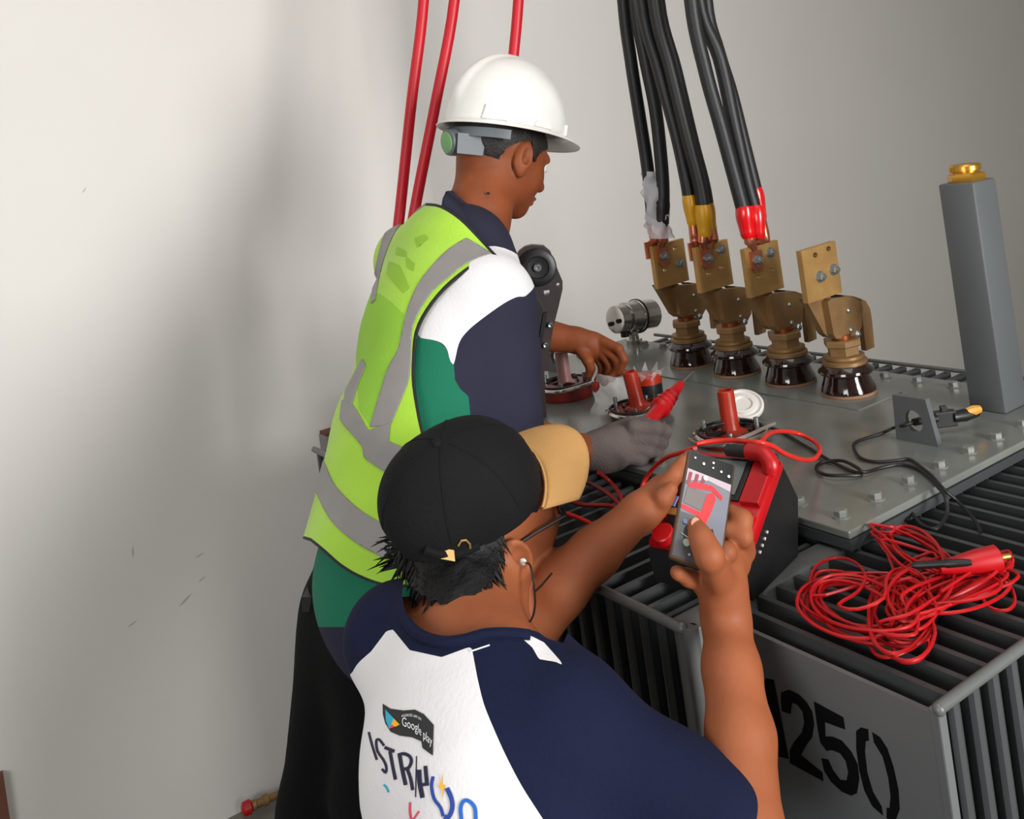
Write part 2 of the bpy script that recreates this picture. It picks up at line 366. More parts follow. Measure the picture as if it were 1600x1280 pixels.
# ================================================================== TRANSFORMER
ZL, ZF = 1.15, 1.12
tr = thing('transformer', 'big grey oil transformer with finned sides, brass terminals and black 1250 stencil', 'transformer', (1.34, 1.5, 0))
MB().box((1.345, 1.507, 0.62), (0.325, 0.62, 0.505)).build('tank_body', M_grey, tr)
MB().box((1.345, 1.5065, 1.1315), (0.341, 0.6405, 0.0065)).build('lid_flange', M_grey, tr)
MB().box((1.345, 1.5065, 1.1445), (0.339, 0.6385, 0.0055), bev=0.002).build('lid', M_lid, tr)
MB().prism([(1.44, 1.18), (1.57, 1.18), (1.655, 1.29), (1.655, 1.88), (1.44, 1.88)], (0, 0, 1.149), X, Y, Z, 0.0035).build('terminal_pad', M_lid, tr)
for x in (1.1, 1.6): MB().box((x, 1.5, 0.065), (0.04, 0.75, 0.055)).build('base_skid', M_grey, tr)
def mesh_part(mb, m, off, name):
    pass
def repeat(first, name, parent, shifts):
    for s in shifts:
        o = first.copy(); COL.objects.link(o); o.parent = parent; o.location = Vector(s); o.name = name
# right bank: fins run along y, from the tank to the outer rail
fin = MB().box((0.811, 0.742, 0.69), (0.004, 0.143, 0.43)); fin.cyl((0.811, 0.603, 0.26), (0.811, 0.603, 1.118), 0.0075, n=8)
f0 = fin.build('radiator_fin', M_grey, tr, smooth=True)
repeat(f0, 'radiator_fin', tr, [(0.0345 * k, 0, 0) for k in range(1, 31)])
MB().box((0.789, 0.742, 0.69), (0.003, 0.143, 0.421)).build('end_panel', M_panel, tr)
MB().box((0.789, 0.604, 0.69), (0.006, 0.006, 0.428), bev=0.002).build('panel_edge', M_panel, tr)
MB().cyl((0.783, 0.598, 1.121), (1.86, 0.598, 1.121), 0.0062, n=10).build('fin_rail', M_rail, tr, smooth=True)
# left bank: fins run along x
fin = MB().box((0.868, 0.942, 0.69), (0.138, 0.004, 0.425)); fin.cyl((0.731, 0.942, 0.26), (0.731, 0.942, 1.11), 0.0065, n=8)
f1 = fin.build('radiator_fin', M_grey, tr, smooth=True)
repeat(f1, 'radiator_fin', tr, [(0, 0.0345 * k, 0) for k in range(1, 34)])
MB().cyl((0.727, 0.9, 1.119), (0.727, 2.10, 1.119), 0.0066, n=10).build('fin_rail', M_rail, tr, smooth=True)
ep = MB().box((0.88, 0.9075, 0.69), (0.145, 0.0215, 0.43), bev=0.006); ep.cyl((0.735, 0.893, 0.26), (0.735, 0.893, 1.12), 0.01, n=10)
ep.build('corner_fin', M_rail, tr, smooth=True)
MB().sph((0.728, 0.900, 1.119), 0.0075, 10).build('weld_bead', M_rail, tr, smooth=True)
MB().sph((0.784, 0.598, 1.120), 0.0068, 10).build('weld_bead', M_rail, tr, smooth=True)
# rear bank
fin = MB().box((1.735, 0.942, 0.70), (0.042, 0.0065, 0.436)); f2 = fin.build('radiator_fin', M_grey, tr)
repeat(f2, 'radiator_fin', tr, [(0, 0.0345 * k, 0) for k in range(1, 34)])
MB().cyl((1.777, 0.9, 1.141), (1.777, 2.13, 1.141), 0.0045, n=10).build('fin_rail', M_rail, tr, smooth=True)
# stencil digits on the end panel
def pnl(c): p = onx(1060 + c[0] / 4, 1020 + c[1] / 4, 0.7855); return (p[1], p[2])
DG = [
 [(490,225),(520,215),(545,160),(595,170),(690,665),(625,650),(545,300),(530,262),(500,290)],
 [(640,310),(640,250),(690,232),(750,260),(800,310),(835,370),(848,450),(835,530),(790,590),(765,640),(900,750),(905,805),(695,690),(695,610),(720,560),(770,500),(785,440),(775,370),(740,325),(710,315),(700,385),(645,365)],
 [(845,305),(1030,405),(1042,482),(915,435),(918,525),(960,525),(1020,550),(1080,620),(1120,700),(1130,790),(1115,880),(1080,895),(1020,870),(950,805),(910,740),(892,660),(935,668),(965,735),(1010,795),(1050,800),(1060,750),(1045,680),(1010,630),(960,610),(925,615),(885,560),(865,450)],
 [(1110,490),(1140,468),(1185,480),(1190,550),(1170,555),(1165,620),(1180,750),(1215,870),(1270,965),(1278,1020),(1210,960),(1160,860),(1130,740),(1110,600)],
 [(1210,497),(1260,530),(1305,600),(1345,720),(1375,860),(1382,980),(1360,1040),(1330,1050),(1300,1035),(1300,970),(1318,972),(1325,900),(1310,780),(1275,650),(1220,560)]]
mbd = None
for i, d in enumerate(DG):
    if i != 4: mbd = MB()
    mbd.prism([pnl(c) for c in d], (0.7859, 0, 0), Y, Z, -X, 0.0003)
    if i != 3: mbd.build('stencil_digit', M_stencil, tr)
# lid bolts
bolt = MB().ring([(0.0125, 0), (0.0125, 0.002)], (0, 0, 0), Z, 12); bolt.ring([(0.0095, 0.002), (0.0095, 0.009), (0.008, 0.0105)], (0, 0, 0), Z, 6)
pos = [(1.04 + 0.077 * k, 0.907) for k in range(8)] + [(1.04, 0.981 + 0.075 * k) for k in range(15)] + [(1.648, 0.981 + 0.07 * k) for k in range(3)] + [(1.650, 1.2 + 0.075 * k) for k in range(12)] + [(1.12 + 0.075 * k, 2.11) for k in range(7)]
pos = [p for p in pos if not (1.52 < p[0] < 1.63 and p[1] < 1.03)]
b0 = None
for x, y in pos:
    if b0 is None:
        OFFs = OFF[tr]; bb = MB(); bb.v = [tuple(np.array(v) + (x, y, 1.15)) for v in bolt.v]; bb.f = bolt.f
        b0 = bb.build('lid_bolt', M_lid, tr); x0, y0 = x, y
    else: repeat(b0, 'lid_bolt', tr, [(x - x0, y - y0, 0)])
# conservator riser post
MB().box((1.575, 0.99, 1.35), (0.035, 0.033, 0.20), bev=0.004).build('riser_post', M_post, tr, smooth=True)
pc = MB().ring([(0.031, 1.550), (0.032, 1.552), (0.032, 1.562), (0.030, 1.564)], (1.575, 0.99, 0), Z, 6, 0.3)
pc.ring([(0.024, 1.562), (0.022, 1.567), (0.027, 1.569), (0.027, 1.577), (0.024, 1.580), (0.012, 1.581)], (1.575, 0.99, 0), Z, 24)
lab(pc.build('filler_cap', M_gold, tr, smooth=True), 'bright brass screw cap on top of the tall grey post')
# lifting lugs
def lug(xc, y0, y1, h, name='lifting_lug'):
    n = 24; hc = ((y0 + y1) / 2 + 0.001, ZL + h * 0.47); hole = [(hc[0] + 0.0165 * math.cos(2 * PI * k / n), hc[1] + 0.0185 * math.sin(2 * PI * k / n)) for k in range(n)]
    MB().prism([(y0, ZL - .001), (y1, ZL - .001), (y1 - 0.004, ZL + h), (y0 + 0.012, ZL + h)], (xc, 0, 0), Y, Z, X, 0.011, [hole]).build(name, M_post, tr)
lug(1.345, 0.957, 1.034, 0.075); lug(1.345, 1.975, 2.05, 0.075)
# low voltage bushings with flag terminals
def bushing(i):
    bx, by, _ = onz(*[(1327, 615), (1236, 598), (1152, 584), (1082, 571)][i], ZL)
    st = MB().ring([(0.019, 0.10), (0.019, 0.118)], (bx, by, ZL), Z, 20).build('bushing', M_cuparn, tr, smooth=True)
    lab(st, 'brown porcelain bushing with brass flag terminal, %s' % ['nearest the camera and without cable', 'with red sleeved cables', 'with yellow sleeved cables', 'with taped cables, farthest'][i])
    MB().ring([(0.053, 0.003), (0.053, 0.008)], (bx, by, ZL), Z, 32).build('gasket', M_cork, st, smooth=True)
    MB().ring([(0.049, 0.006), (0.052, 0.010), (0.051, 0.016), (0.046, 0.028), (0.043, 0.038), (0.0415, 0.042), (0.051, 0.044), (0.053, 0.047), (0.052, 0.051), (0.045, 0.056), (0.040, 0.062)], (bx, by, ZL), Z, 40).build('porcelain', M_porc, st, smooth=True)
    br = MB().ring([(0.041, 0.060), (0.043, 0.062), (0.043, 0.068), (0.039, 0.070), (0.037, 0.071), (0.039, 0.073), (0.039, 0.078), (0.034, 0.080)], (bx, by, ZL), Z, 32)
    br.ring([(0.031, 0.078), (0.031, 0.098)], (bx, by, ZL), Z, 6, 0.3); br.ring([(0.035, 0.096), (0.037, 0.098), (0.037, 0.108), (0.035, 0.110)], (bx, by, ZL), Z, 6, 0.3)
    br.build('brass_nut_stack', M_brassd, st, smooth=True)
    dx, dy = 0.0147 * i, 0.16 * i
    def pz(px, py, y=1.262): p = ony(px, py, y); return (p[0] + dx, p[2])
    yb = 1.262 + dy
    slp = [pz(*p) for p in [(1262,467),(1300,464),(1312,480),(1300,528),(1292,522)]]
    MB().prism(slp, (0, yb + 0.006, 0), X, Z, Y, 0.016).build('clamp_arm', M_brassd, st)
    blk = [pz(*p) for p in [(1287,472),(1292,467),(1322,463),(1336,468),(1341,478),(1340,510),(1334,523),(1318,527),(1300,529),(1296,522)]]
    MB().prism(blk, (0, yb - 0.010, 0), X, Z, Y, 0.017).build('clamp_block', M_brassd, st)
    ear = [pz(*p, y=1.296) for p in [(1336,465),(1350,470),(1357,482),(1360,500),(1364,542),(1351,548),(1347,515),(1345,495),(1340,480)]]
    MB().prism(ear, (0, yb + 0.030, 0), X, Z, Y, 0.012).build('clamp_ear', M_brassd, st)
    brg = [pz(*p) for p in [(1318,461),(1336,463),(1350,468),(1346,475),(1330,472)]]
    MB().prism(brg, (0, yb + 0.004, 0), X, Z, Y, 0.036).build('clamp_bridge', M_brassd, st)
    mid = [pz(*p) for p in [(1300,465),(1334,469),(1338,480),(1336,510),(1300,518)]]
    MB().prism(mid, (0, yb + 0.014, 0), X, Z, Y, 0.018).build('slot_shade', M_dark, st)  # black filler standing in for the shaded slot between block and ear
    for p in [(1318, 485), (1322, 515)]:
        a = pz(*p); MB().sph((a[0], yb - 0.011, a[1]), (0.005, 0.004, 0.005), 10).build('rivet', M_steel, st, smooth=True)
    MB().sph((bx + 0.033, by - 0.012, ZL + 0.112), 0.008, 10).build('lock_nut', M_steel, st, smooth=True)
    x0, x1, z1, z0 = 1.436 + dx, 1.537 + dx, 1.452, 1.347
    cfg = [([(.38,.17),(.78,.12)], [(.42,.58),(.83,.52)], False), ([(.3,.64),(.7,.57)], [(.72,.22)], True), ([(.3,.64),(.7,.57)], [(.75,.20)], True), ([(.7,.2),(.3,.62)], [(.78,.55)], True)][i]
    holes = []
    for (s, t) in cfg[0]:
        cx, cz = x0 + s * (x1 - x0), z1 - t * (z1 - z0); n = 12
        holes.append([(cx + 0.007 * math.cos(2 * PI * k / n), cz + 0.005 * math.sin(2 * PI * k / n)) for k in range(n)])
    pl = MB().prism([(x0, z0), (x1, z0 + 0.002), (x1, z1 - 0.001), (x0, z1 - 0.004)], (0, yb - 0.004, 0), X, Z, Y, 0.0125, holes)
    pl.build('flag_plate', M_brass, st)
    bo = cfg[1] + ([(.28, .3)] if cfg[2] else [])
    for (s, t) in bo:
        cx, cz = x0 + s * (x1 - x0), z1 - t * (z1 - z0); yo = yb - 0.004 - (0.005 if (s == .28) else 0)
        m_ = MB().ring([(0.0115, 0), (0.0115, 0.002)], (cx, yo, cz), -Y, 16); m_.ring([(0.0085, 0.002), (0.0085, 0.009), (0.007, 0.010)], (cx, yo, cz), -Y, 6)
        m_.ring([(0.0045, 0.009), (0.0045, 0.014)], (cx, yo, cz), -Y, 10); m_.ring([(0.009, -0.0125), (0.009, -0.02)], (cx, yb - 0.004, cz), -Y, 6)
        m_.build('terminal_bolt', M_steel, st)
    return (x0, x1, z0, z1, yb)
PL = [bushing(i) for i in range(4)]
# high voltage bushing wells
def well(x, y, kind):
    b = MB().ring([(0.058, 0), (0.060, 0.01), (0.052, 0.016), (0.048, 0.017)], (x, y, ZL), Z, 32).build('high_voltage_bushing', M_epoxy, tr, smooth=True)
    zz = ZL + (0.03 if kind == 0 else 0.016)
    lab(b, ['red resin bushing base with pinkish tube beside the black tool', 'red resin bushing base with orange red tube above the grey glove', 'red resin bushing base with orange red tube beside the meter'][kind])
    if kind == 0: MB().ring([(0.06, 0.005), (0.062, 0.03), (0.05, 0.034)], (x, y, ZL), Z, 32).build('resin_skirt', M_epoxy, b, smooth=True)
    T = [(x + 0.064 * math.cos(a), y + 0.064 * math.sin(a), zz + 0.002 * math.sin(3 * a)) for a in np.linspace(0, 2 * PI, 40)]
    MB().tube(T, 0.0042, 8).build('clamp_ring', M_chrome, b, smooth=True)
    T = [(x + 0.057 * math.cos(a), y + 0.057 * math.sin(a), zz + 0.004) for a in np.linspace(0, 2 * PI, 40)]
    MB().tube(T, 0.0025, 8).build('seal_ring', M_blkrub, b, smooth=True)
    m = M_pink if kind == 0 else M_orange; tilt = [0, -0.10, 0][kind]
    ax = np.array([-0.09 * (kind == 1), 0.05 * (kind == 1), 1.0])
    MB().ring([(0.030, 0.0), (0.028, 0.006), (0.0175, 0.011), (0.0155, 0.02), (0.0148, 0.078), (0.0125, 0.080), (0.0105, 0.0795), (0.0105, 0.05)], (x, y, zz - 0.004), ax, 28).build('contact_tube', m, b, smooth=True)
    for k, a in enumerate((0.5, 2.3, 3.9, 5.4)):
        c = np.array([x + 0.046 * math.cos(a), y + 0.046 * math.sin(a), zz - 0.006]); s = MB().cyl(c, c + Z * (0.03 if k % 2 else 0.018), 0.0045, n=10); s.ring([(0.0085, 0), (0.0085, 0.006)], c, Z, 6)
        s.build('stud', M_steel, b)
    r = np.random.default_rng(kind); tb = MB()
    for k in range(4):
        a = r.uniform(0, 6.28); c0 = np.array([x, y, zz + 0.004]); P = [c0 + np.array([0.035 * math.cos(a + t) * (1 + .3 * math.sin(3 * t)), 0.035 * math.sin(a + t), 0.004 * math.sin(5 * t)]) for t in np.linspace(0, 1.6, 10)]
        tb.tube(P, 0.003, 6)
    tb.build('sealing_cord', M_blkrub if kind != 1 else M_epoxy, b, smooth=True)
    return b
well(1.223, 1.80, 0); well(1.212, 1.535, 1); well(1.195, 1.262, 2)
# gauge (oil level relief) on the far corner
g0 = W(960, 500, 2.60); g1 = W(1018, 490, 2.68); gd = (g1 - g0) / np.linalg.norm(g1 - g0); L = np.linalg.norm(g1 - g0)
gm = MB().ring([(0.030, 0), (0.037, 0.002), (0.038, 0.03), (0.034, 0.032), (0.034, 0.036), (0.042, 0.038), (0.042, 0.075), (0.038, 0.077), (0.046, 0.08), (0.046, 0.085), (0.040, 0.087), (0.040, L)], g0, gd, 32)
gg = lab(gm.build('relief_valve', M_chrome, tr, smooth=True), 'chrome cylindrical gauge on a short stem at the far corner')
MB().ring([(0.047, 0.0795), (0.047, 0.0855)], g0, gd, 32).build('seal_band', M_blkrub, gg, smooth=True)
e_ = np.cross(gd, Z); e_ /= np.linalg.norm(e_); hm = MB()
for a, b_ in ((-0.02, -0.002), (0.014, -0.012)): c = g0 + e_ * -a + Z * b_; hm.cyl(c - gd * 0.008, c + gd * 0.004, 0.006, n=10)
hm.build('port', M_dark, gg)
mid = g0 + gd * 0.06
MB().cyl(mid - Z * 0.03, (mid[0], mid[1], ZL), 0.014, n=16).ring([(0.022, 0), (0.022, 0.012)], (mid[0], mid[1], ZL), Z, 6).build('stem', M_chrome, gg, smooth=True)
c = g0 + gd * 0.03 - Z * 0.05; MB().cyl(c, c + Z * 0.025, 0.012, n=12).build('cable_gland', M_blkpl, gg, smooth=True)
c = g1 + gd * 0.01 + Z * 0.02; MB().sph(c, (0.012, 0.012, 0.015), 12).build('lead_seal', M_steel, gg, smooth=True)
# thermometer pot
p = onz(1017, 630, ZL); tp = MB().ring([(0.028, 0), (0.029, 0.004), (0.029, 0.046)], p, Z, 28).build('thermometer_pocket', M_blkpl, tr, smooth=True)
lab(tp, 'black round pocket with orange top behind the red test probe')
MB().ring([(0.030, 0.044), (0.030, 0.058), (0.026, 0.062), (0.02, 0.0625)], p, Z, 28).build('pocket_cap', M_orange, tp, smooth=True)
MB().ring([(0.034, 0.0), (0.034, 0.006)], p, Z, 28).build('pocket_flange', M_rail, tp, smooth=True)
fm = MB(); r = np.random.default_rng(5)
for k in range(9):
    a = k * 0.7; q = p + np.array([0.029 * math.cos(a), 0.029 * math.sin(a), 0.05]); fm.add([q, q + np.array([0.012 * math.cos(a + .6), 0.012 * math.sin(a + .6), 0.02 + 0.012 * r.random()]), q + np.array([0.03 * -math.sin(a) * .5, 0.03 * math.cos(a) * .5, 0.014]), q * .5 + p * .5 + Z * 0.04], [(0, 1, 2), (0, 2, 3)])
fm.build('film_wrap', M_clear, tp)
# white cap lying on the lid
c = onz(1163, 652, ZL + 0.008) ; n_ = np.array([-0.30, -0.42, 0.9]); n_ /= np.linalg.norm(n_); c = c + n_ * 0.012 + Z * 0.014
wc = MB().ring([(0.034, -0.004), (0.038, -0.002), (0.038, 0.004), (0.034, 0.005), (0.032, 0.002), (0.026, 0.002), (0.025, 0.005), (0.018, 0.006), (0.015, 0.003), (0.004, 0.003)], c, n_, 36).build('white_cap', M_white, smooth=True)
tag(wc, 'round white plastic cap lying on the lid behind the near red tube', 'cap')
#==PART3==
# ================================================================== PEOPLE
def head_prims(c, e, f, u, s=1.0, ear=1.0):
    R = np.stack([e, f, u], 1); L = lambda x, y, z: c + R @ (np.array([x, y, z]) * s)
    E = lambda p, r, k=0.012, sub=False, M=None: ell(L(*p), np.array(r) * s, R if M is None else R @ M, k, sub)
    pr = [E((0, -.018, .032), (.076, .096, .088)), E((0, .030, -.010), (.066, .068, .085), .03), E((0, .040, -.062), (.050, .050, .048), .03),
          E((0, .074, -.092), (.022, .019, .018), .025), E((.046, .004, -.058), (.020, .042, .030), .025), E((-.046, .004, -.058), (.020, .042, .030), .025),
          E((.040, .060, -.028), (.022, .024, .024), .02), E((-.040, .060, -.028), (.022, .024, .024), .02),
          cap(L(-.030, .088, .020), L(.030, .088, .020), .011 * s, .011 * s, .02),
          E((.032, .096, .002), (.015, .012, .011), .01, True), E((-.032, .096, .002), (.015, .012, .011), .01, True),
          cap(L(0, .096, .010), L(0, .116, -.030), .007 * s, .012 * s, .012), cap(L(-.012, .104, -.034), L(.012, .104, -.034), .008 * s, .008 * s, .008),
          E((0, .098, -.060), (.024, .011, .006), .007), E((0, .095, -.071), (.021, .011, .007), .007), E((0, .108, -.0655), (.022, .008, .0018), .003, True)]
    def G(p, r, k, sub=False, M=None):
        return E((p[0] + (.005 * sx if ear > 1 else 0), -.004 + (p[1] + .004) * ear, -.004 + (p[2] + .004) * ear), tuple(np.array(r) * (1, ear, ear)), k, sub, M)
    for sx in (1, -1):
        M = np.array([[math.cos(.35), math.sin(.35) * sx, 0], [-math.sin(.35) * sx, math.cos(.35), 0], [0, 0, 1]])
        pr += [G((.082 * sx, -.004, -.004), (.0095, .020, .033), .006, False, M), G((.079 * sx, .002, -.032), (.008, .011, .012), .005),
               G((.091 * sx, .001, .003), (.0065, .011, .019), .004, True, M), G((.086 * sx, -.001, -.008), (.006, .007, .009), .003, True, M)]
    return pr, L, R
def person_mesh(prims, h, m, parent, name='body', off=0.0, extra=None, it=1, smooth=True):
    V, Q = sdf_mesh(prims, h, off, extra); V = relax(V, Q, it)
    return mkobj(name, V, Q, m, parent, 'keep')
def patch(name, V, T, m, parent, mids=None, offset=0.0, thick=0.0):
    V, T = compact(V, T)
    if offset: V = V + vnormals(V, T) * offset
    o = mkobj(name, V, T, m, parent, 'keep', mids)
    if thick:
        md = o.modifiers.new('cloth', 'SOLIDIFY'); md.thickness = thick; md.offset = -1
    return o
def eyes(L, R, parent, s=1.0):
    for sx in (1, -1):
        c = L(.032 * sx, .084, .002); b = MB().sph(c, .0125 * s, 12).build('eye', M_eye, parent, smooth=True)
        MB().sph(c + R @ np.array([0, .0085, -.001]), .006 * s, 10).build('iris', M_iris, b, smooth=True)
# ---------------------------------------------------------------- man in the hi-viz vest
P1 = thing('person', 'standing person in lime safety vest and white helmet leaning over the transformer', 'person', (0.50, 1.42, 0))
def orth(f, u):
    f = f / np.linalg.norm(f); u = u - f * (u @ f); u /= np.linalg.norm(u); return np.cross(f, u), f, u
e1, f1, u1 = orth(CV(.75, .33, .57), CV(.30, -.92, .20)); c1 = W(783, 243, 1.93)
hp, L1, R1 = head_prims(c1, e1, f1, u1, 0.98)
ft1 = CV(.75, .10, .66)
T0, T1, T2, T3 = W(612, 915, 1.50), W(640, 740, 1.59), W(697, 540, 1.72), W(715, 430, 1.79)
torso1 = [ecap(T0, T1, .150, .138, ft1, .70), ecap(T1, T2, .138, .160, ft1, .70), ecap(T2, T3, .160, .128, ft1, .72)]
shR, shL = W(765, 466, 1.67), W(637, 407, 1.93)
elR, wrR = W(800, 682, 1.60), W(918, 706, 1.645)
elL, wrL = W(745, 560, 2.12), W(902, 532, 2.10)
sk = hp + [cap(L1(0, -.030, -.045), W(748, 335, 1.86), .054, .056, .03), cap(W(748, 335, 1.86), W(728, 420, 1.83), .058, .08, .03)]
sk += [ecap(T0, T1, .13, .118, ft1, .7), ecap(T1, T2, .118, .14, ft1, .7), ecap(T2, T3, .14, .11, ft1, .72)]
sk += [cap(T3, shR, .06, .05, .03), cap(T3, shL, .06, .05, .03)]
sk += chain([(shR, .050), (elR, .038), (W(852, 698, 1.62), .037), (wrR, .027)])
sk += chain([(shL, .050), (elL, .040), (W(830, 520, 2.12), .040), (wrL, .0265)])
# right hand, closed around the probe
hR = [ell(W(966, 697, 1.665), (.043, .020, .034), np.stack([CV(1, -.1, .2), CV(.1, .3, -1), CV(.1, 1, .3)], 1), .01)]
hR += [cap(wrR, W(950, 702, 1.66), .026, .029, .012)]
for i, (ky, tx) in enumerate([(668, 1038), (684, 1033), (700, 1024), (714, 1012)]):
    k0 = W(990, ky, 1.655); k1 = W(tx - 14, ky + 2, 1.655); k2 = W(tx, ky + 7, 1.68); k3 = W(tx - 16, ky + 7, 1.71)
    hR += chain([(k0, .0112), (k1, .0102), (k2, .0092), (k3, .0085)], .005)
hR += chain([(W(955, 678, 1.675), .014), (W(985, 664, 1.69), .0115), (W(1010, 663, 1.69), .0095)], .006)
sk += hR
# left hand, fingertips hanging down holding the bag
hL = [ell(W(928, 541, 2.09), (.036, .015, .030), np.stack([CV(.9, .35, 0), CV(0, .1, -1), CV(-.3, .9, 0)], 1), .014), cap(wrL, W(920, 537, 2.095), .0265, .026, .014)]
for pts in ([(942,534,2.08),(966,545,2.06),(975,562,2.06),(968,582,2.07)], [(944,544,2.08),(963,560,2.07),(966,577,2.075),(954,592,2.08)], [(940,551,2.085),(954,570,2.09),(951,588,2.095),(944,598,2.10)], [(932,555,2.10),(942,572,2.11),(940,587,2.115),(934,594,2.115)]):
    hL += chain([(W(*p), r) for p, r in zip(pts, (.0125, .011, .0095, .0085))], .004)
hL += chain([(W(908, 548, 2.08), .0135), (W(919, 564, 2.065), .012), (W(923, 576, 2.065), .010), (W(920, 588, 2.065), .0085)], .005)
sk += hL
b1 = person_mesh(sk, 0.0031, M_skin1, P1, 'body'); eyes(L1, R1, P1, .98)
lab(b1, 'brown skinned body with head, neck and bare forearms')
MB().sph(W(763, 302, 1.8045), .003, 8).build('mole', M_hair1, P1, smooth=True)
# hair
Vh, Qh = sdf_mesh(hp[:8], 0.003, .0045, folds(.0016, 6, 150, 320, 4)); T = tris(Qh); Lc = (Vh - c1) @ R1
hp1_ = crv([(690,150),(714,225),(719,277),(738,267),(748,262),(757,270),(770,263),(780,248),(790,234),(805,224),(828,219),(833,230),(836,254),(842,241),(856,233),(872,222),(880,150)], 2)
fld = poly_sd(proj(Vh) + .8 * np.sin(Vh * 700)[:, :2], hp1_)
V, T, L = split(Vh, T, np.zeros(len(T), int), fld, 1); patch('hair', V, T[L == 1], M_hair1, P1)
# helmet
eh, fh, uh = orth(CV(.80, .165, .58), CV(-.03, -.985, .03)); RH = np.stack([eh, fh, uh], 1); ch = W(790, 204, 1.93)
n, m_ = 96, 30; V = []; Fc = []
def hel(phi, t):
    # t 0 apex .. 0.8 rim .. 1 brim edge ; phi 0 = front
    cf, sf = math.cos(phi), math.sin(phi); a, b = .108, .132
    if t <= .8:
        th = t / .8 * PI / 2; rr = math.sin(th) ** .92; z = .142 * math.cos(th) ** .9 if th < PI / 2 - 1e-6 else 0; z = .147 * math.cos(th)
        ridge = math.exp(-(((sf * a * rr) / .016) ** 4)) * .007 * (math.cos(th) > .18) * min(1, (math.cos(th) - .18) * 5)
        return np.array([sf * a * rr, cf * b * rr, z + ridge * math.cos(th)]) + np.array([0, cf * ridge * math.sin(th), 0])
    q = (t - .8) / .2; front = max(0, cf) ** 3
    out = .010 + .030 * front + .004 * max(0, -cf); drop = .009 + .004 * front
    return np.array([sf * (a + out * q), cf * (b + out * q), -drop * q ** 1.2])
for j in range(m_ + 1):
    t = j / 24 * .8 if j <= 24 else .8 + (j - 24) / 6 * .2
    for i in range(n): V.append(ch + RH @ hel(2 * PI * i / n, t))
for j in range(m_):
    for i in range(n): Fc.append((j * n + i, j * n + (i + 1) % n, (j + 1) * n + (i + 1) % n, (j + 1) * n + i))
hm = mkobj('helmet_shell', V, Fc, M_helm, P1, 'keep'); md = hm.modifiers.new('t', 'SOLIDIFY'); md.thickness = .0028; md.offset = -1
lab(hm, 'glossy white hard hat with raised crest')
for phi, wd, hh in ((2.28, .024, .028), (1.50, .022, .012), (.72, .016, .022)):
    c = ch + RH @ (hel(phi, .8) + np.array([0, 0, hh * .5])); nn = RH @ np.array([math.sin(phi) / .108, math.cos(phi) / .132, 0]); nn /= np.linalg.norm(nn); tt = np.cross(uh, nn)
    MB().prism([(-wd, -hh * .5), (wd, -hh * .5), (wd * .75, hh * .5), (-wd * .75, hh * .5)], c - nn * .005, tt, uh, nn, .0075).build('accessory_slot', M_helm, hm)
# suspension band and ratchet knob
band = [ch + RH @ np.array([.098 * math.sin(a), .112 * math.cos(a) - .004, -.024]) for a in np.linspace(PI - 1.15, PI + 1.15, 40)]
bm_ = MB(); 
for hz in (0,): 
    A = np.array(band); n0 = len(A); up = uh * .009
    out = np.array([(p - ch) - uh * ((p - ch) @ uh) for p in A]); out /= np.linalg.norm(out, axis=1)[:, None]
    VV = np.vstack([A - up, A + up, A + up + out * .003, A - up + out * .003]); FF = []
    for i in range(n0 - 1):
        for k in range(4): a, b = k * n0 + i, ((k + 1) % 4) * n0 + i; FF.append((a, a + 1, b + 1, b))
    bm_.add(VV, FF)
sb = bm_.build('suspension_band', M_greyst, hm)
kc = W(712, 221, 1.86); kd = CV(-.85, .12, -.55)
kb = MB().ring([(.026, 0), (.028, .004), (.026, .018), (.022, .020)], kc, kd, 14).build('ratchet_knob', M_greyst, hm, smooth=True)
lab(kb, 'grey ratchet knob with pale green face'); 
MB().ring([(.021, .0), (.021, .0215), (.019, .0225)], kc, kd, 24).build('knob_face', M_greenk, hm, smooth=True)
q0 = W(768, 226, 1.87)
MB().prism([(-.045, -.019), (.006, -.021), (.012, .019), (-.045, .020)], W(752, 226, 1.845), CV(1, .06, .35), CV(.06, -1, 0), CV(-.35, 0, -1), .006).build('nape_strap', M_greyst, hm)
# shirt: trunk + sleeves, cut into coloured panels
slv = [cap(T3, shR, .085, .070, .035), cap(shR, W(774, 560, 1.65), .063, .068, .03), cap(W(774, 560, 1.65), W(790, 668, 1.61), .068, .060, .02), cap(T3, shL, .085, .048, .035), cap(shL, W(710, 500, 2.03), .048, .056, .03)]
neckb = [cap(W(738, 388, 1.81), W(735, 400, 1.81), .062, .068, .03)]
sh1 = torso1 + slv + neckb
Vs, Qs = sdf_mesh(sh1, .0048, .004, folds(.004, 7, 16, 42, 11)); Vs = relax(Vs, Qs, 1); T = tris(Qs)
white = crv([(640,505),(660,470),(700,420),(760,385),(812,400),(836,440),(822,462),(808,464),(786,475),(751,500),(729,519),(717,537),(709,569),(703,562),(698,545),(686,534),(657,528)], 4)
green = [(640,500),(657,528),(686,534),(698,545),(703,562),(709,569),(711,594),(720,609),(732,619),(736,660),(730,760),(700,980),(400,980),(400,700),(560,500)]
V, L = Vs, np.zeros(len(T), int)
V, T, L = split(V, T, L, poly_sd(proj(V), green), 2, only=[0])
V, T, L = split(V, T, L, poly_sd(proj(V), white), 1, only=[0, 2])
V, T = compact(V, T) if False else (V, T)
so = patch('work_shirt', V, T, [M_navy1, M_whitec, M_green], P1, mids=L); lab(so, 'short sleeved shirt in slate navy, white and green panels')
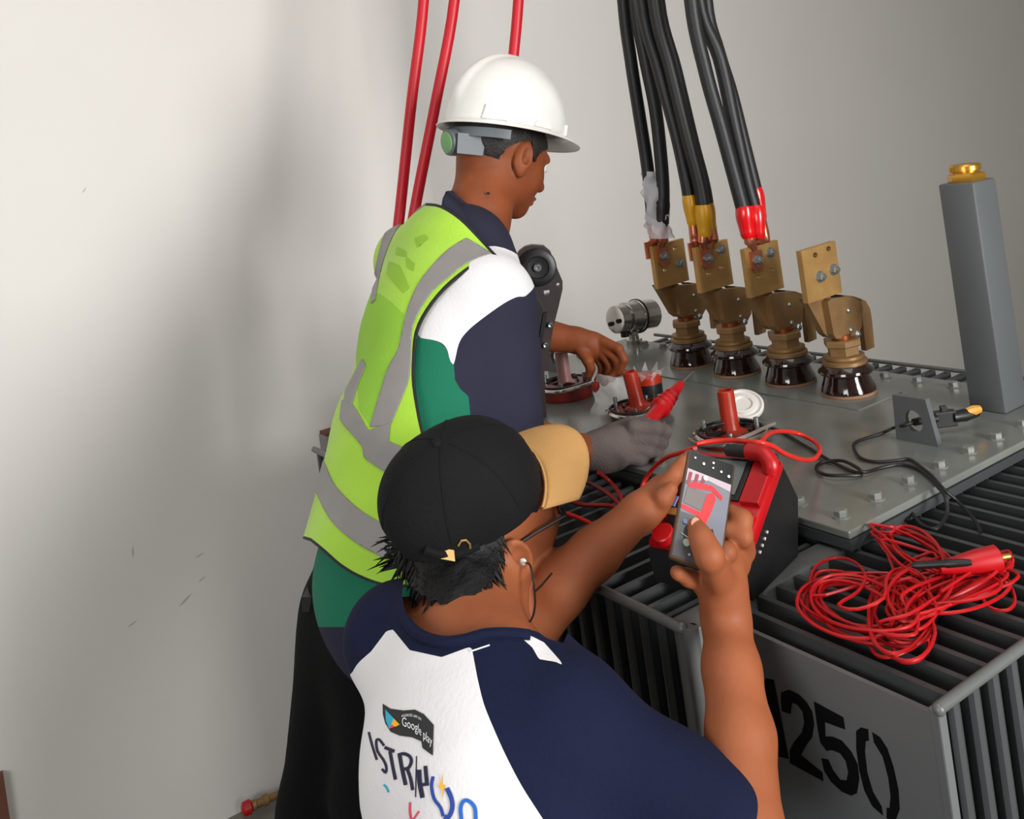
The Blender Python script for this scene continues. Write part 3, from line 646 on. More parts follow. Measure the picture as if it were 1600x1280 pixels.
# collar
cp = [((697,300,1.80),(690,322,1.80)), ((712,312,1.79),(716,345,1.775)), ((735,333,1.775),(745,372,1.755)), ((762,357,1.76),(775,402,1.735)), ((785,385,1.755),(797,428,1.725)), ((806,410,1.755),(812,436,1.745))]
top = spline([W(a[0], a[1], a[2] - .012) for a, b in cp], 6); bot = spline([W(b[0], b[1], b[2] - .052) for a, b in cp], 6); n0 = len(top); midl = (top + bot) / 2 + CV(-.2, -.2, -1) * .008
V = np.vstack([top, midl, bot]); Fc = [(k * n0 + i, k * n0 + i + 1, (k + 1) * n0 + i + 1, (k + 1) * n0 + i) for k in range(2) for i in range(n0 - 1)]
co = mkobj('shirt_collar', V, Fc, M_navy1, P1, 'keep'); md = co.modifiers.new('t', 'SOLIDIFY'); md.thickness = .004; md.offset = 0
inr = MB().tube(spline([W(700, 303, 1.805), W(722, 318, 1.80), W(750, 345, 1.785), W(785, 385, 1.775), W(800, 405, 1.80), W(790, 380, 1.88), W(750, 330, 1.92), W(712, 305, 1.88), W(700, 303, 1.805)], 6), .006, 8).build('collar_fold', M_navy1, P1, smooth=True)
# vest
vs = [ecap(T0 - Z * .0, T1, .172, .150, ft1, .72), ecap(T1, T2, .150, .166, ft1, .72), ecap(T2, T3, .166, .140, ft1, .74), cap(T3, shR, .088, .064, .035), cap(T3, shL, .088, .060, .035)]
Vv, Qv = sdf_mesh(vs, .0046, .010, folds(.0075, 8, 12, 48, 21)); Vv = relax(Vv, Qv, 1); T = tris(Qv)
vest = list(crv([(635,316),(665,317),(690,321),(720,340),(748,368),(772,394)], 3)) + list(crv([(780,402),(755,408),(728,424),(695,452),(668,486),(652,520),(648,560),(648,600),(656,650),(664,690),(670,760),(678,860),(690,930)], 3)) + list(crv([(672,922),(640,918),(600,916),(560,902),(530,884),(505,862),(484,845)], 3)) + [(430,830),(430,300)]
V, L = Vv, np.zeros(len(T), int)
V, T, L = split(V, T, L, poly_sd(proj(V), vest), 1)
T = T[L == 1]; V, T = compact(V, T); VV0, VT0 = V, T
L = np.zeros(len(T), int); V, T, L = split(V, T, L, -poly_sd(proj(V), vest) - 4.5, 1)
V, T, L = split(V, T, L, poly_sd(proj(V), [(560,450),(595,460),(612,472),(632,492),(629,520),(612,562),(598,606),(580,668),(560,640),(556,560)]), 2, only=[0])
vo = patch('safety_vest', V, T, [M_hiviz, M_trim, mat('lime_mesh_over_green', (138, 190, 48), 0.7, var=0.07, vscale=7, bump=0.3, bscale=260)], P1, mids=L, thick=.003); lab(vo, 'lime mesh safety vest with black binding')
def vpatch(name, poly, m, off=.0016, base=(VV0, VT0), parent=None, thick=.0012):
    V, T = base; L = np.zeros(len(T), int); N = vnormals(V, T)
    V2, T2, L2 = split(V, T, L, poly_sd(proj(V), poly), 1); T2 = T2[L2 == 1]
    fn = np.cross(V2[T2[:, 1]] - V2[T2[:, 0]], V2[T2[:, 2]] - V2[T2[:, 0]]); cc = V2[T2].mean(1)
    T2 = T2[((ORG - cc) * fn).sum(1) > 0]
    if len(T2) == 0: return None
    return patch(name, V2, T2, m, parent or vo, offset=off, thick=thick)
vpatch('reflective_stripe', list(crv([(729,372),(701,390),(676,415),(654,444),(640,475),(632,503),(623,544),(607,575),(595,612),(578,668)], 3)) + list(crv([(611,664),(626,628),(640,590),(643,537),(645,512),(657,484),(676,456),(701,434),(729,412),(768,396)], 3)), M_reflect)
vpatch('reflective_stripe', list(crv([(645,315),(620,334),(601,366),(592,397),(585,431),(580,475)], 3)) + list(crv([(587,469),(590,450),(595,425),(604,394),(620,359),(642,337),(668,318)], 3)), M_reflect)
vpatch('reflective_stripe', [(566,560),(572,572),(560,600),(548,640),(536,640),(540,610)], M_reflect)
vpatch('reflective_stripe', list(crv([(535,625),(552,634),(566,655),(576,672),(590,668),(611,660)], 3)) + list(crv([(608,690),(632,700),(660,712),(690,720)], 3)) + list(crv([(690,765),(650,752),(607,739),(590,730),(570,715),(566,697),(541,668),(532,655)], 3)), M_reflect, .0022)
vpatch('reflective_stripe', list(crv([(498,708),(507,722),(525,760),(560,795),(595,817),(640,838),(690,850)], 3)) + list(crv([(690,900),(620,880),(580,862),(545,840),(515,810),(493,765),(486,745)], 3)), M_reflect)
for pl in ([(607,408),(625,415),(640,450),(630,458),(604,428)], [(620,385),(634,392),(637,402),(618,398)], [(634,400),(648,412),(646,424),(636,418)], [(648,372),(664,366),(670,372),(652,388)]):
    vpatch('vest_print', pl, M_vprint, .0006, thick=0)
# trousers, belt line and shoes
kL, kR = W(512, 1260, 1.58), W(600, 1240, 1.50); aL = np.array([0.20, 1.32, 0.10]); aR = np.array([0.42, 1.08, 0.10])
hipL, hipR = W(560, 960, 1.64), W(640, 985, 1.54)
tro = [ecap(W(614, 925, 1.565), W(600, 1000, 1.58), .158, .150, ft1, .75), cap(hipL, kL, .098, .078, .04), cap(hipR, kR, .100, .078, .04), cap(kL, aL, .075, .055, .03), cap(kR, aR, .075, .055, .03)]
V, Q = sdf_mesh(tro, .008, .0, folds(.005, 6, 12, 32, 31)); mkobj('trousers', V, Q, M_blkc, P1, 'keep')
for a in (aL, aR):
    d = np.array([.85, .5, 0]); d /= np.linalg.norm(d)
    V, Q = sdf_mesh([cap(a - d * .04 - Z * .055, a + d * .15 - Z * .062, .042, .036, .03), cap(a - Z * .02, a - Z * .05, .05, .045, .03)], .006); V[:, 2] = np.maximum(V[:, 2], .002); mkobj('shoe', V, Q, M_blkrub, P1, 'keep')
MB().box(W(488, 935, 1.58), (.012, .012, .022), RM.T).build('pocket_wallet', M_blkpl, P1)
# glove
Vg, Qg = sdf_mesh(hR + [cap(W(940, 705, 1.655), W(955, 702, 1.66), .034, .034, .01)], .0028, .0035, folds(.0012, 6, 80, 200, 8)); gl = mkobj('work_glove', relax(Vg, Qg, 1), Qg, M_glove, P1, 'keep'); lab(gl, 'grey knitted glove on the right hand')
a = np.linspace(0, 2 * PI, 24); cc = W(938, 705, 1.655); dd = wrR - elR; dd /= np.linalg.norm(dd); s1 = np.cross(dd, Z); s1 /= np.linalg.norm(s1); s2 = np.cross(dd, s1)
MB().tube([cc + (s1 * math.cos(t) + s2 * math.sin(t)) * .031 for t in a], .0035, 8).build('glove_cuff', M_green, gl, smooth=True)
#==PART4==
# ---------------------------------------------------------------- man with the phone
P2 = thing('person', 'person in black cap and white and navy shirt photographing the meter with a phone', 'person', (0.42, 0.78, 0))
e2, f2, u2 = orth(CV(.85, -.37, .40), CV(-.20, -.87, -.44)); c2 = W(760, 811, 1.285)
hp2, L2, R2 = head_prims(c2, e2, f2, u2, 0.93, 1.22)
N0 = W(740, 1000, 1.15)
U1, U2, U3, U4 = W(742, 1085, 1.125), W(770, 1220, 1.07), W(838, 1480, .99), W(850, 1640, .96)
ft2 = CV(.66, .13, .72)
sR, sL = W(893, 1140, 1.02), W(622, 1000, 1.21)
eR, wR2 = W(1164, 1300, .935), W(1134, 965, 1.10)
eL, wL2 = W(805, 995, 1.27), W(1000, 800, 1.275)
sk = hp2 + [cap(L2(0, -.030, -.05), W(738, 965, 1.20), .056, .064, .03), cap(W(738, 965, 1.20), W(742, 1040, 1.155), .064, .078, .03)]
sk += [ecap(U1, U2, .11, .145, ft2, .66), ecap(U2, U3, .145, .13, ft2, .66), ecap(U3, U4, .13, .13, ft2, .7), cap(U1, sR, .06, .048, .03), cap(U1, sL, .06, .045, .03)]
sk += chain([(sR, .046), (W(1080, 1262, .955), .041), (eR, .037), (W(1157, 1150, 1.0), .0345), (W(1143, 1045, 1.055), .0305), (wR2, .0255)])
sk += chain([(sL, .045), (eL, .046), (W(872, 918, 1.27), .0385), (W(930, 864, 1.272), .032), (wL2, .0235)])
# phone and its hand
PH = [W(1084, 704, 1.142), W(1163, 731, 1.136), W(1037, 866, 1.050), W(1112, 893, 1.044)]
pu = (PH[1] - PH[0] + PH[3] - PH[2]) / 2; pv = (PH[2] - PH[0] + PH[3] - PH[1]) / 2; pw, pl_ = np.linalg.norm(pu), np.linalg.norm(pv)
pu /= pw; pv = pv / pl_; pv = pv - pu * (pv @ pu); pv /= np.linalg.norm(pv); pn = np.cross(pu, pv); pc = sum(PH) / 4
if pn @ (ORG - pc) < 0: pn = -pn
def OP(px, py, h=0.0):   # point on the phone plane, h above it
    r = ray(px, py); q = pc + pn * h; return ORG + r * ((q - ORG) @ pn) / (r @ pn)
h2 = [ell(W(1129, 905, 1.095), (.028, .016, .040), np.stack([CV(1, 0, .3), CV(-.3, 0, 1), CV(0, -1, 0)], 1), .014), cap(wR2, W(1131, 930, 1.095), .0255, .026, .016)]
h2 += chain([(W(1128, 915, 1.085), .018), (OP(1108, 868, .014), .0145), (OP(1096, 842, .013), .012), (OP(1087, 822, .009), .0095)], .010)
h2 += chain([(W(1140, 890, 1.10), .0135), (W(1158, 842, 1.14), .0115), (OP(1160, 812, -.012), .0105), (OP(1142, 800, -.017), .009)], .008)
h2 += chain([(W(1143, 900, 1.105), .0135), (W(1163, 862, 1.14), .0115), (OP(1160, 838, -.016), .0105), (OP(1128, 826, -.019), .009)], .008)
h2 += chain([(W(1143, 915, 1.11), .0130), (W(1155, 885, 1.13), .011), (OP(1135, 862, -.018), .010), (OP(1100, 852, -.019), .0085)], .006)
h2 += chain([(W(1130, 930, 1.105), .0125), (W(1098, 913, 1.10), .0105), (W(1076, 903, 1.085), .0095), (W(1058, 895, 1.07), .0082)], .006)
sk += h2
# hand on the meter
h3 = [ell(W(1026, 776, 1.29), (.014, .034, .030), np.stack([CV(.75, .6, .2), CV(.6, -.75, .25), CV(0, .2, 1)], 1), .014), cap(wL2, W(1016, 786, 1.285), .0235, .022, .012)]
for i, (dx, dd) in enumerate([(0, 0), (3, .020), (5, .040), (6, .058)]):
    h3 += chain([(W(1038 + dx * .4, 764 + dx * .5, 1.285 + dd), .0115), (W(1056 + dx * .3, 738 + dx, 1.30 + dd), .0102), (W(1069, 722 + dx, 1.315 + dd), .0095), (W(1078, 712 + dx * 1.5, 1.33 + dd), .0085)], .005)
h3 += chain([(W(1024, 790, 1.275), .0135), (W(1036, 778, 1.262), .0115), (W(1048, 764, 1.262), .0095)], .007)
sk += h3
b2 = person_mesh(sk, 0.0029, M_skin2, P2, 'body'); eyes(L2, R2, P2, .93); lab(b2, 'tan skinned body with head, neck and bare arms')
# thumb nail
tnl = OP(1087, 818, .0165); MB().sph(tnl, (.0055, .0075, .0022), 10, np.stack([pu, pv, pn], 1)).build('thumb_nail', mat('nail', (206, 150, 118), 0.35), P2, smooth=True)
# hair under the cap
Vh, Qh = sdf_mesh(hp2[:8] + [cap(L2(0, -.030, -.05), W(738, 965, 1.20), .065, .078, .03), ell(L2(0, -.045, -.035), (.066, .060, .050), R2, .03), ell(L2(-.045, -.05, -.02), (.045, .045, .045), R2, .03)], 0.0028, .012, folds(.0030, 8, 110, 300, 9)); T = tris(Qh); Lc = (Vh - c2) @ R2 / .93
x, y, z = Lc.T; hpoly = list(crv([(560,700),(570,830),(612,868),(636,905),(662,930),(690,944),(722,950),(742,932),(760,915),(772,902),(780,872),(783,840),(796,822),(818,808),(842,790),(846,700)], 3))
fld = poly_sd(proj(Vh) + 2.5 * np.sin(Vh * 400)[:, :2], hpoly)
V, T, L = split(Vh, T, np.zeros(len(T), int), fld, 1); hr = patch('hair', V, T[L == 1], M_hair, P2); lab(hr, 'black hair sticking out below the cap')
r = np.random.default_rng(3); st = MB()
def strand(p, d, ln, rad):
    d = d / np.linalg.norm(d); b = r.normal(size=3) * .25; P = [p + d * ln * t + b * ln * t * t * .5 for t in (0, .35, .7, 1)]; st.tube(P, [rad, rad * .85, rad * .5, rad * .08], 5)
hb = BVHTree.FromPolygons(V.tolist(), [tuple(map(int, t)) for t in T[L == 1]])
nap = crv([(625,885),(645,912),(668,932),(700,945),(725,948),(745,928),(762,908),(774,888),(778,850)], 12)
for k in range(170):
    q = nap[r.integers(0, len(nap))] + r.normal(size=2) * 3 - np.array([0, r.uniform(2, 34)]); rr_ = ray(*q); rr_ /= np.linalg.norm(rr_); h_ = hb.ray_cast(Vector(ORG), Vector(rr_), 3)
    if h_[0] is not None: strand(np.array(h_[0]) + rr_ * .002, CV((q[0] - 705) / 160 + r.normal() * .12, 1, .15) - rr_ * .25, .016 + .014 * r.random(), .0026)
for k in range(70):
    p = W(r.uniform(618, 668), r.uniform(835, 885), 1.275 + r.uniform(-.02, .02)); strand(p, CV(-.9 + r.normal() * .3, .35 + r.normal() * .35, r.normal() * .3), .022 + .016 * r.random(), .0028)
so2 = st.build('hair_strands', M_hair, P2, smooth=True); so2['kind'] = 'stuff'
# cap
cr_ = [ell(L2(0, -.038, .076), (.079, .094, .082), R2), ell(L2(0, .012, .070), (.071, .063, .070), R2, .03)]
Vc, Qc = sdf_mesh(cr_, .0032, .006, folds(.0028, 6, 22, 60, 12)); T = tris(Qc); Lc = (Vc - c2) @ R2 / .93; x, y, z = Lc.T
cut = -(z - .052 + .0 * y); hole = -(np.sqrt((x / .036) ** 2 + ((z - .048) / .030) ** 2) - 1) * .03
fld = np.where(y < -.05, np.maximum(cut, hole), cut)
V, T, L = split(Vc, T, np.zeros(len(T), int), fld, 1); cp2 = patch('cap', V, T[L == 1], M_cap, P2, thick=.002); lab(cp2, 'black cotton baseball cap with tan brim')
MB().sph(L2(0, -.040, .170), (.007, .007, .004), 12, R2).build('cap_button', M_cap, cp2, smooth=True)
bvh = BVHTree.FromPolygons(V.tolist(), [tuple(map(int, t)) for t in T[L == 1]])
for k in range(6):
    a = k * PI / 3 + PI / 6 * 0; dirn = R2 @ np.array([math.sin(a), math.cos(a), 0]); P = []
    for th in np.linspace(.12, 1.45, 16):
        d = dirn * math.sin(th) + u2 * math.cos(th); h_ = bvh.ray_cast(Vector(L2(0, -.034, .07) + d * .3), Vector(-d), .28)
        if h_[0] is not None: P.append(np.array(h_[0]) + d * .0002)
    if len(P) > 4: MB().tube(P, .0009, 5).build('seam', M_cap, cp2, smooth=True)
V = []; Fc = []; nu, nv = 25, 9
for j in range(nv):
    for i in range(nu):
        a = (i / (nu - 1) - .5) * 2 * 1.02; t = j / (nv - 1); bx_, by_ = math.sin(a) * .090, .030 + math.cos(a) * .078
        ln = .078 * math.cos(a * .92) ** .75 if abs(a) < 1.55 else 0; xx, yy = bx_ + math.sin(a) * .012 * t, by_ + ln * t
        V.append(L2(xx, yy - .014, .060 - 3.2 * xx * xx - .004 * t))
for j in range(nv - 1):
    for i in range(nu - 1): Fc.append((j * nu + i, j * nu + i + 1, (j + 1) * nu + i + 1, (j + 1) * nu + i))
bo = mkobj('brim', V, Fc, M_tan, cp2, 'keep'); md = bo.modifiers.new('t', 'SOLIDIFY'); md.thickness = .0035; lab(bo, 'tan brim')
MB().tube([np.array(V[i]) + u2 * .003 for i in range(nu)], .0022, 6).build('brim_piping', M_gold if False else M_tan, cp2, smooth=True)
def oncap(px, py, off=.003):
    r_0 = ray(px, py); r_0 /= np.linalg.norm(r_0)
    for t_ in (bvh, hb):
        h_ = t_.ray_cast(Vector(ORG), Vector(r_0), 3)
        if h_[0] is not None: return np.array(h_[0]) - r_0 * off
bk = oncap(697, 866); MB().box(bk, (.0105, .0060, .0012), RM.T @ np.array([[1, .12, .2], [.1, 1, .3], [-.2, -.3, 1]])).build('buckle', M_brass, cp2)
MB().tube([oncap(*p) for p in [(716,853),(721,845),(728,844),(734,850),(735,858),(732,864)]], .0014, 6).build('strap_ring', M_brass, cp2, smooth=True)
MB().tube([oncap(*p, .001) for p in [(664,858),(680,864),(697,867),(714,866),(730,861),(748,852)]], .0055, 6).build('back_strap', M_cap, cp2, smooth=True)
# glasses and earphone
fr = MB().tube([L2(.080, -.002, .012), L2(.079, .04, .012), L2(.076, .088, .006)], .0022, 6)
for sx in (1, -1):
    fr.tube([L2(.034 * sx + .027 * math.cos(t), .106 - abs(.034 * sx + .027 * math.cos(t)) * .22, .0 + .021 * math.sin(t)) for t in np.linspace(0, 2 * PI, 22)], .0022, 6)
fr.tube([L2(-.008, .112, .004), L2(.008, .112, .004)], .002, 6); fr.tube([L2(-.080, -.002, .012), L2(-.076, .088, .006)], .0022, 6); fr.tube([L2(.060, .093, .004), L2(.076, .088, .006)], .003, 6); fr.tube([L2(-.060, .093, .004), L2(-.076, .088, .006)], .003, 6)
fr.build('eyeglasses', M_blkpl, P2, smooth=True)
ea = MB().sph(L2(.088, .006, -.010), .0062, 12).build('earphone', M_white, P2, smooth=True)
MB().tube(spline([L2(.090, .008, -.014), W(829, 885, 1.20), W(834, 915, 1.18), W(836, 945, 1.15), W(829, 970, 1.12), W(806, 984, 1.10)], 8), .0013, 6).build('earphone_cord', M_blkrub, ea, smooth=True)
MB().tube(spline([W(835, 925, 1.17), W(846, 915, 1.19), W(862, 896, 1.22)], 8), .0013, 6).build('earphone_cord', M_blkrub, ea, smooth=True)
# t-shirt
ts = [ecap(U1, U2, .130, .162, ft2, .70), ecap(U2, U3, .162, .155, ft2, .72), ecap(U3, U4, .155, .16, ft2, .75), cap(U1, sR, .074, .054, .045), cap(U1, sL, .070, .056, .04), cap(sR, W(1118, 1286, .95), .054, .057, .03), cap(sL, W(735, 1005, 1.27), .056, .056, .03), ecap(W(742, 1022, 1.145), W(744, 1050, 1.135), .080, .10, ft2, .8, .03)]
Vt, Qt = sdf_mesh(ts, .0042, .004, folds(.0058, 9, 14, 55, 5)); Vt = relax(Vt, Qt, 1); T = tris(Qt)
ax_ = (W(744, 1040, 1.135) - N0); nk = N0 + ax_ * 0; 
# neck opening: cut a tilted bowl around the neck root
nn_ = c2 - N0; nn_ /= np.linalg.norm(nn_)
wpoly = [(604,986),(614,984),(640,1016),(690,1027),(731,1012),(737,1012)] + list(crv([(746,1060),(756,1100),(772,1140),(790,1180),(815,1228),(845,1275),(900,1360)], 3)) + [(1000,1700),(300,1700),(480,1100),(540,1062)] + list(crv([(551,1050),(560,1036),(580,1018)], 3))
wp2 = [(812,994),(830,994),(850,1004),(882,1040),(866,1034),(842,1030),(832,1012)]
coll = list(crv([(600,960),(616,988),(640,1012),(690,1024),(740,1010),(790,992),(850,985),(850,940)], 4)) + [(850,880),(600,880)]
V, L = Vt, np.zeros(len(T), int)
V, T, L = split(V, T, L, poly_sd(proj(V), wpoly), 1)
V, T, L = split(V, T, L, poly_sd(proj(V), wp2), 1)
nopen = list(crv([(628,930),(636,962),(655,984),(690,995),(725,992),(760,982),(800,982),(836,986),(856,998),(880,1005)], 4)) + [(900,960),(880,820),(640,820)]
V, T, L = split(V, T, L, poly_sd(proj(V), nopen), 5); T = T[L != 5]; L = L[L != 5]
L = np.where(L == 1, 1, 0); to = patch('t_shirt', V, T, [M_navy2, M_white2], P2, mids=L); lab(to, 'white t-shirt with navy raglan sleeves and collar')
BT = BVHTree.FromPolygons(V.tolist(), [tuple(map(int, t)) for t in T])
def onshirt(px, py, off=.0013):
    r = ray(px, py); r = r / np.linalg.norm(r); h_ = BT.ray_cast(Vector(ORG), Vector(r), 3)
    return None if h_[0] is None else np.array(h_[0]) - r * off
nb_ = [onshirt(*p, .001) for p in crv([(632,968),(655,992),(690,1003),(725,1000),(760,991),(800,990),(828,993)], 5)]; nb_ = [p for p in nb_ if p is not None]
nbt = MB().tube(nb_, .0065, 8).build('shirt_neckband', M_navy2, to, smooth=True)
MB().tube([onshirt(735 + 3 * k, 1018 - 1.0 * k, .001) for k in range(11)], .0009, 5).build('seam_stitch', M_white2, to)
def c5(c): return (540 + c[0] / 5, 1040 + c[1] / 5)
def decal(name, polys, m, off=.0013, sub=3):
    bm = bmesh.new()
    for poly in polys:
        vs = [bm.verts.new((p[0], p[1], 0)) for p in poly]
        for t in tessellate_polygon([[Vector((p[0], p[1], 0)) for p in poly]]):
            try: bm.faces.new([vs[i] for i in t])
            except ValueError: pass
    for _ in range(4):
        long = [e for e in bm.edges if e.calc_length() > 5]
        if not long: break
        bmesh.ops.subdivide_edges(bm, edges=long, cuts=1); bmesh.ops.triangulate(bm, faces=[f for f in bm.faces if len(f.verts) > 3])
    bad = []
    for v in bm.verts:
        p = onshirt(v.co.x, v.co.y, off)
        if p is None: bad.append(v)
        else: v.co = Vector(p)
    bmesh.ops.delete(bm, geom=bad, context='VERTS'); bm.verts.index_update()
    V = [tuple(v.co) for v in bm.verts]; Fc = [tuple(v.index for v in f.verts) for f in bm.faces]; bm.free()
    if V: return mkobj(name, V, Fc, m, to, 'keep')
def ribbon(pts, wd, n=3):
    P = crv([c5(p) for p in pts], n) if len(pts) > 2 else np.array([c5(p) for p in pts]); wd = wd / 5; Tn = np.gradient(P, axis=0); Tn /= np.linalg.norm(Tn, axis=1)[:, None]; Nn = np.stack([-Tn[:, 1], Tn[:, 0]], 1) * wd / 2
    A, B = P + Nn, P - Nn; return [[tuple(A[i]), tuple(A[i + 1]), tuple(B[i + 1]), tuple(B[i])] for i in range(len(P) - 1)]
M_pnav = mat('print_navy', (32, 30, 58), .8, var=.02); M_pblue = mat('print_blue', (28, 98, 184), .8, var=.02); M_pdb = mat('print_deep_blue', (36, 66, 150), .8, var=.02); M_pyel = mat('print_yellow', (240, 180, 40), .8, var=.02); M_pred = mat('print_red', (224, 70, 96), .8, var=.02)
M_pcy = mat('print_cyan', (40, 170, 205), .8, var=.02); M_pblk = mat('print_black', (38, 38, 40), .8, var=.02); M_pwh = mat('print_white', (228, 228, 228), .8, var=.02)
decal('shirt_letter', ribbon([(180, 520), (205, 620), (243, 738)], 20), M_pnav)
decal('shirt_letter', ribbon([(300, 628), (262, 580), (238, 590), (248, 670), (292, 735), (316, 790), (312, 838), (282, 808)], 20), M_pnav)
decal('shirt_letter', ribbon([(303, 640), (380, 672)], 26) + ribbon([(345, 670), (365, 780), (388, 893)], 26), M_pnav)
decal('shirt_letter', ribbon([(418, 690), (440, 810), (468, 935)], 30) + ribbon([(410, 700), (455, 690), (500, 712), (512, 752), (490, 800), (446, 812)], 26) + ribbon([(478, 805), (505, 880), (523, 975)], 26), M_pnav)
decal('shirt_letter', ribbon([(553, 708), (545, 1030)], 9), M_pnav)
decal('shirt_letter', ribbon([(572, 815), (578, 920), (600, 1035)], 36) + ribbon([(622, 785), (635, 940)], 30) + ribbon([(585, 935), (650, 925)], 26), M_pnav)
decal('shirt_letter', ribbon([(682, 868), (670, 940), (690, 1040), (740, 1110), (762, 1180)], 26), M_pdb)
decal('shirt_letter', ribbon([(790, 958), (826, 1040), (832, 1120), (800, 1190), (770, 1180)], 36), M_pdb)
decal('shirt_bolt', [[c5(p) for p in [(758, 842), (728, 958), (750, 962), (752, 1045), (776, 935), (756, 930)]]], M_pyel)
decal('shirt_letter', ribbon([(905, 1215), (898, 1110), (925, 1058), (970, 1064), (1010, 1115), (1016, 1215)], 30), M_pblue)
decal('shirt_mark', ribbon([(502, 1070), (500, 1140), (512, 1215)], 18) + ribbon([(572, 1140), (520, 1215)], 16), M_pred)
decal('shirt_mark', ribbon([(296, 932), (318, 955), (334, 992)], 16), M_pcy)
flag = [(288, 298), (350, 338), (450, 352), (540, 345), (610, 380), (688, 465), (684, 590), (681, 705), (600, 645), (590, 592), (520, 562), (420, 548), (350, 518), (308, 450), (290, 380)]
decal('shirt_badge', [[c5(p) for p in flag]], M_pblk)
decal('shirt_badge_mark', [[c5(p) for p in [(310, 345), (378, 415), (340, 494), (314, 430)]]], M_pcy, .0022)
decal('shirt_badge_mark', [[c5(p) for p in [(376, 414), (422, 462), (386, 480), (352, 458)]]], M_pyel, .0022)
decal('shirt_badge_mark', [[c5(p) for p in [(340, 494), (388, 478), (354, 458)]]], M_pred, .0022)
def text_polys(txt):
    cu = bpy.data.curves.new('t', 'FONT'); cu.body = txt; cu.resolution_u = 3; ob = bpy.data.objects.new('t', cu); COL.objects.link(ob); bpy.context.view_layer.update()
    me = ob.evaluated_get(bpy.context.evaluated_depsgraph_get()).to_mesh(); V = np.array([v.co[:2] for v in me.vertices]); Fc = [tuple(p.vertices) for p in me.polygons]
    ob.to_mesh_clear() if False else None; bpy.data.objects.remove(ob); return V, Fc
def decal_text(name, txt, path, height, m):
    V, Fc = text_polys(txt); w_ = V[:, 0].max(); path = crv(path, 8); seg = np.r_[0, np.cumsum(np.linalg.norm(np.diff(path, axis=0), axis=1))]
    s = V[:, 0] / w_ * seg[-1]; bx_ = np.interp(s, seg, path[:, 0]); by_ = np.interp(s, seg, path[:, 1]); P = []
    for a, b, v in zip(bx_, by_, V[:, 1]):
        p = onshirt(*c5((a, b - v * height)), .0024); P.append(p if p is not None else np.zeros(3))
    return mkobj(name, P, Fc, m, to, 'keep')
decal_text('badge_text', 'Google play', [(438, 468), (500, 492), (560, 520), (610, 572), (676, 628)], 100, M_pwh)
decal_text('badge_text', 'ANDROID APP ON', [(436, 405), (500, 398), (545, 408), (590, 430)], 30, M_pwh)
# trousers and shoes of the second man
kn = [np.array([.46, .98, .46]), np.array([.66, .62, .46])]; an = [np.array([.30, .86, .09]), np.array([.48, .48, .09])]
hw = e2 * 0 + CV(.6, 0, -.7); hp_ = [U4 - hw * .085, U4 + hw * .085]
tr2 = [ecap(W(805, 1560, .975), U4, .150, .155, ft2, .76)] + [q for i in (0, 1) for q in (cap(hp_[i], kn[i], .095, .075, .04), cap(kn[i], an[i], .072, .052, .03))]
V, Q = sdf_mesh(tr2, .009, .006, folds(.005, 6, 12, 32, 33)); mkobj('trousers', V, Q, M_blkc, P2, 'keep')
for a in an:
    d = np.array([.85, .5, 0]); d /= np.linalg.norm(d)
    V, Q = sdf_mesh([cap(a - d * .04 - Z * .045, a + d * .15 - Z * .052, .042, .036, .03), cap(a - Z * .01, a - Z * .04, .05, .045, .03)], .006); V[:, 2] = np.maximum(V[:, 2], .002); mkobj('shoe', V, Q, M_blkrub, P2, 'keep')
#==PART5==
# ================================================================== INSULATION METER
ZM = 1.24
zn, zf = 1.178, 1.258
mNL, mNR, mFL, mFR = onz(1010, 838, zn), onz(1164, 882, zn), onz(1078, 704, zf), onz(1214, 712, zf)
mc = (mNL + mNR + mFL + mFR) / 4; A_ = mFL + mFR - mNL - mNR; HL = np.linalg.norm(A_) / 4; A_ /= np.linalg.norm(A_)
B_ = mNR + mFR - mNL - mFL; B_ = B_ - A_ * (B_ @ A_); HWm = np.linalg.norm(B_) / 4; B_ /= np.linalg.norm(B_); N_ = np.cross(A_, -B_); N_ = N_ * np.sign(N_[2])
mt = thing('insulation_tester', 'red and black insulation meter lying on the cooling fins behind the phone', 'meter', (mc[0], mc[1], 1.12))
Ah = np.array([A_[0], A_[1], 0]); Ah /= np.linalg.norm(Ah); la = HL * (A_ @ Ah)
prof = [(-la, zn - .012 - mc[2]), (-la + .008, 1.121 - mc[2]), (la + .012, 1.121 - mc[2]), (la + .036, 1.19 - mc[2]), (la + .004, zf - .012 - mc[2])]
Bh = np.cross(Ah, Z)
MB().prism(prof, mc - Bh * (HWm - .001), Ah, Z, Bh, 2 * HWm - .002).build('black_body', M_blkpl, mt)
Rm_ = np.stack([A_, B_, N_], 1)
MB().box(mc - N_ * .010, (HL, HWm, .010), Rm_, bev=.005).build('red_face', M_redpl, mt, smooth=True)
KS, KW = HL / .143, HWm / .077
def onm(px, py, h=0.0):
    r = ray(px, py); q = mc + N_ * h; return ORG + r * ((q - ORG) @ N_) / (r @ N_)
def mbox(u, v, hu, hv, h, name, m, z0=0.0): return MB().box(mc + A_ * u * KS + B_ * v * KW + N_ * (z0 + h / 2), (hu * KS, hv * KW, h / 2), Rm_, bev=min(.0012, h / 3)).build(name, m, mt)
mbox(.062, .060, .070, .015, .010, 'side_guard', M_redpl, -.002); mbox(-.085, .066, .050, .009, .008, 'side_guard', M_redpl, -.002); mbox(.03, -.069, .1, .006, .006, 'side_guard', M_redpl, -.002)
mbox(.062, -.012, .062, .052, .003, 'display_frame', M_blkpl); mbox(.064, -.010, .050, .042, .0015, 'display', M_glass, .003)
mbox(-.078, -.010, .050, .050, .002, 'control_panel', M_blkpl)
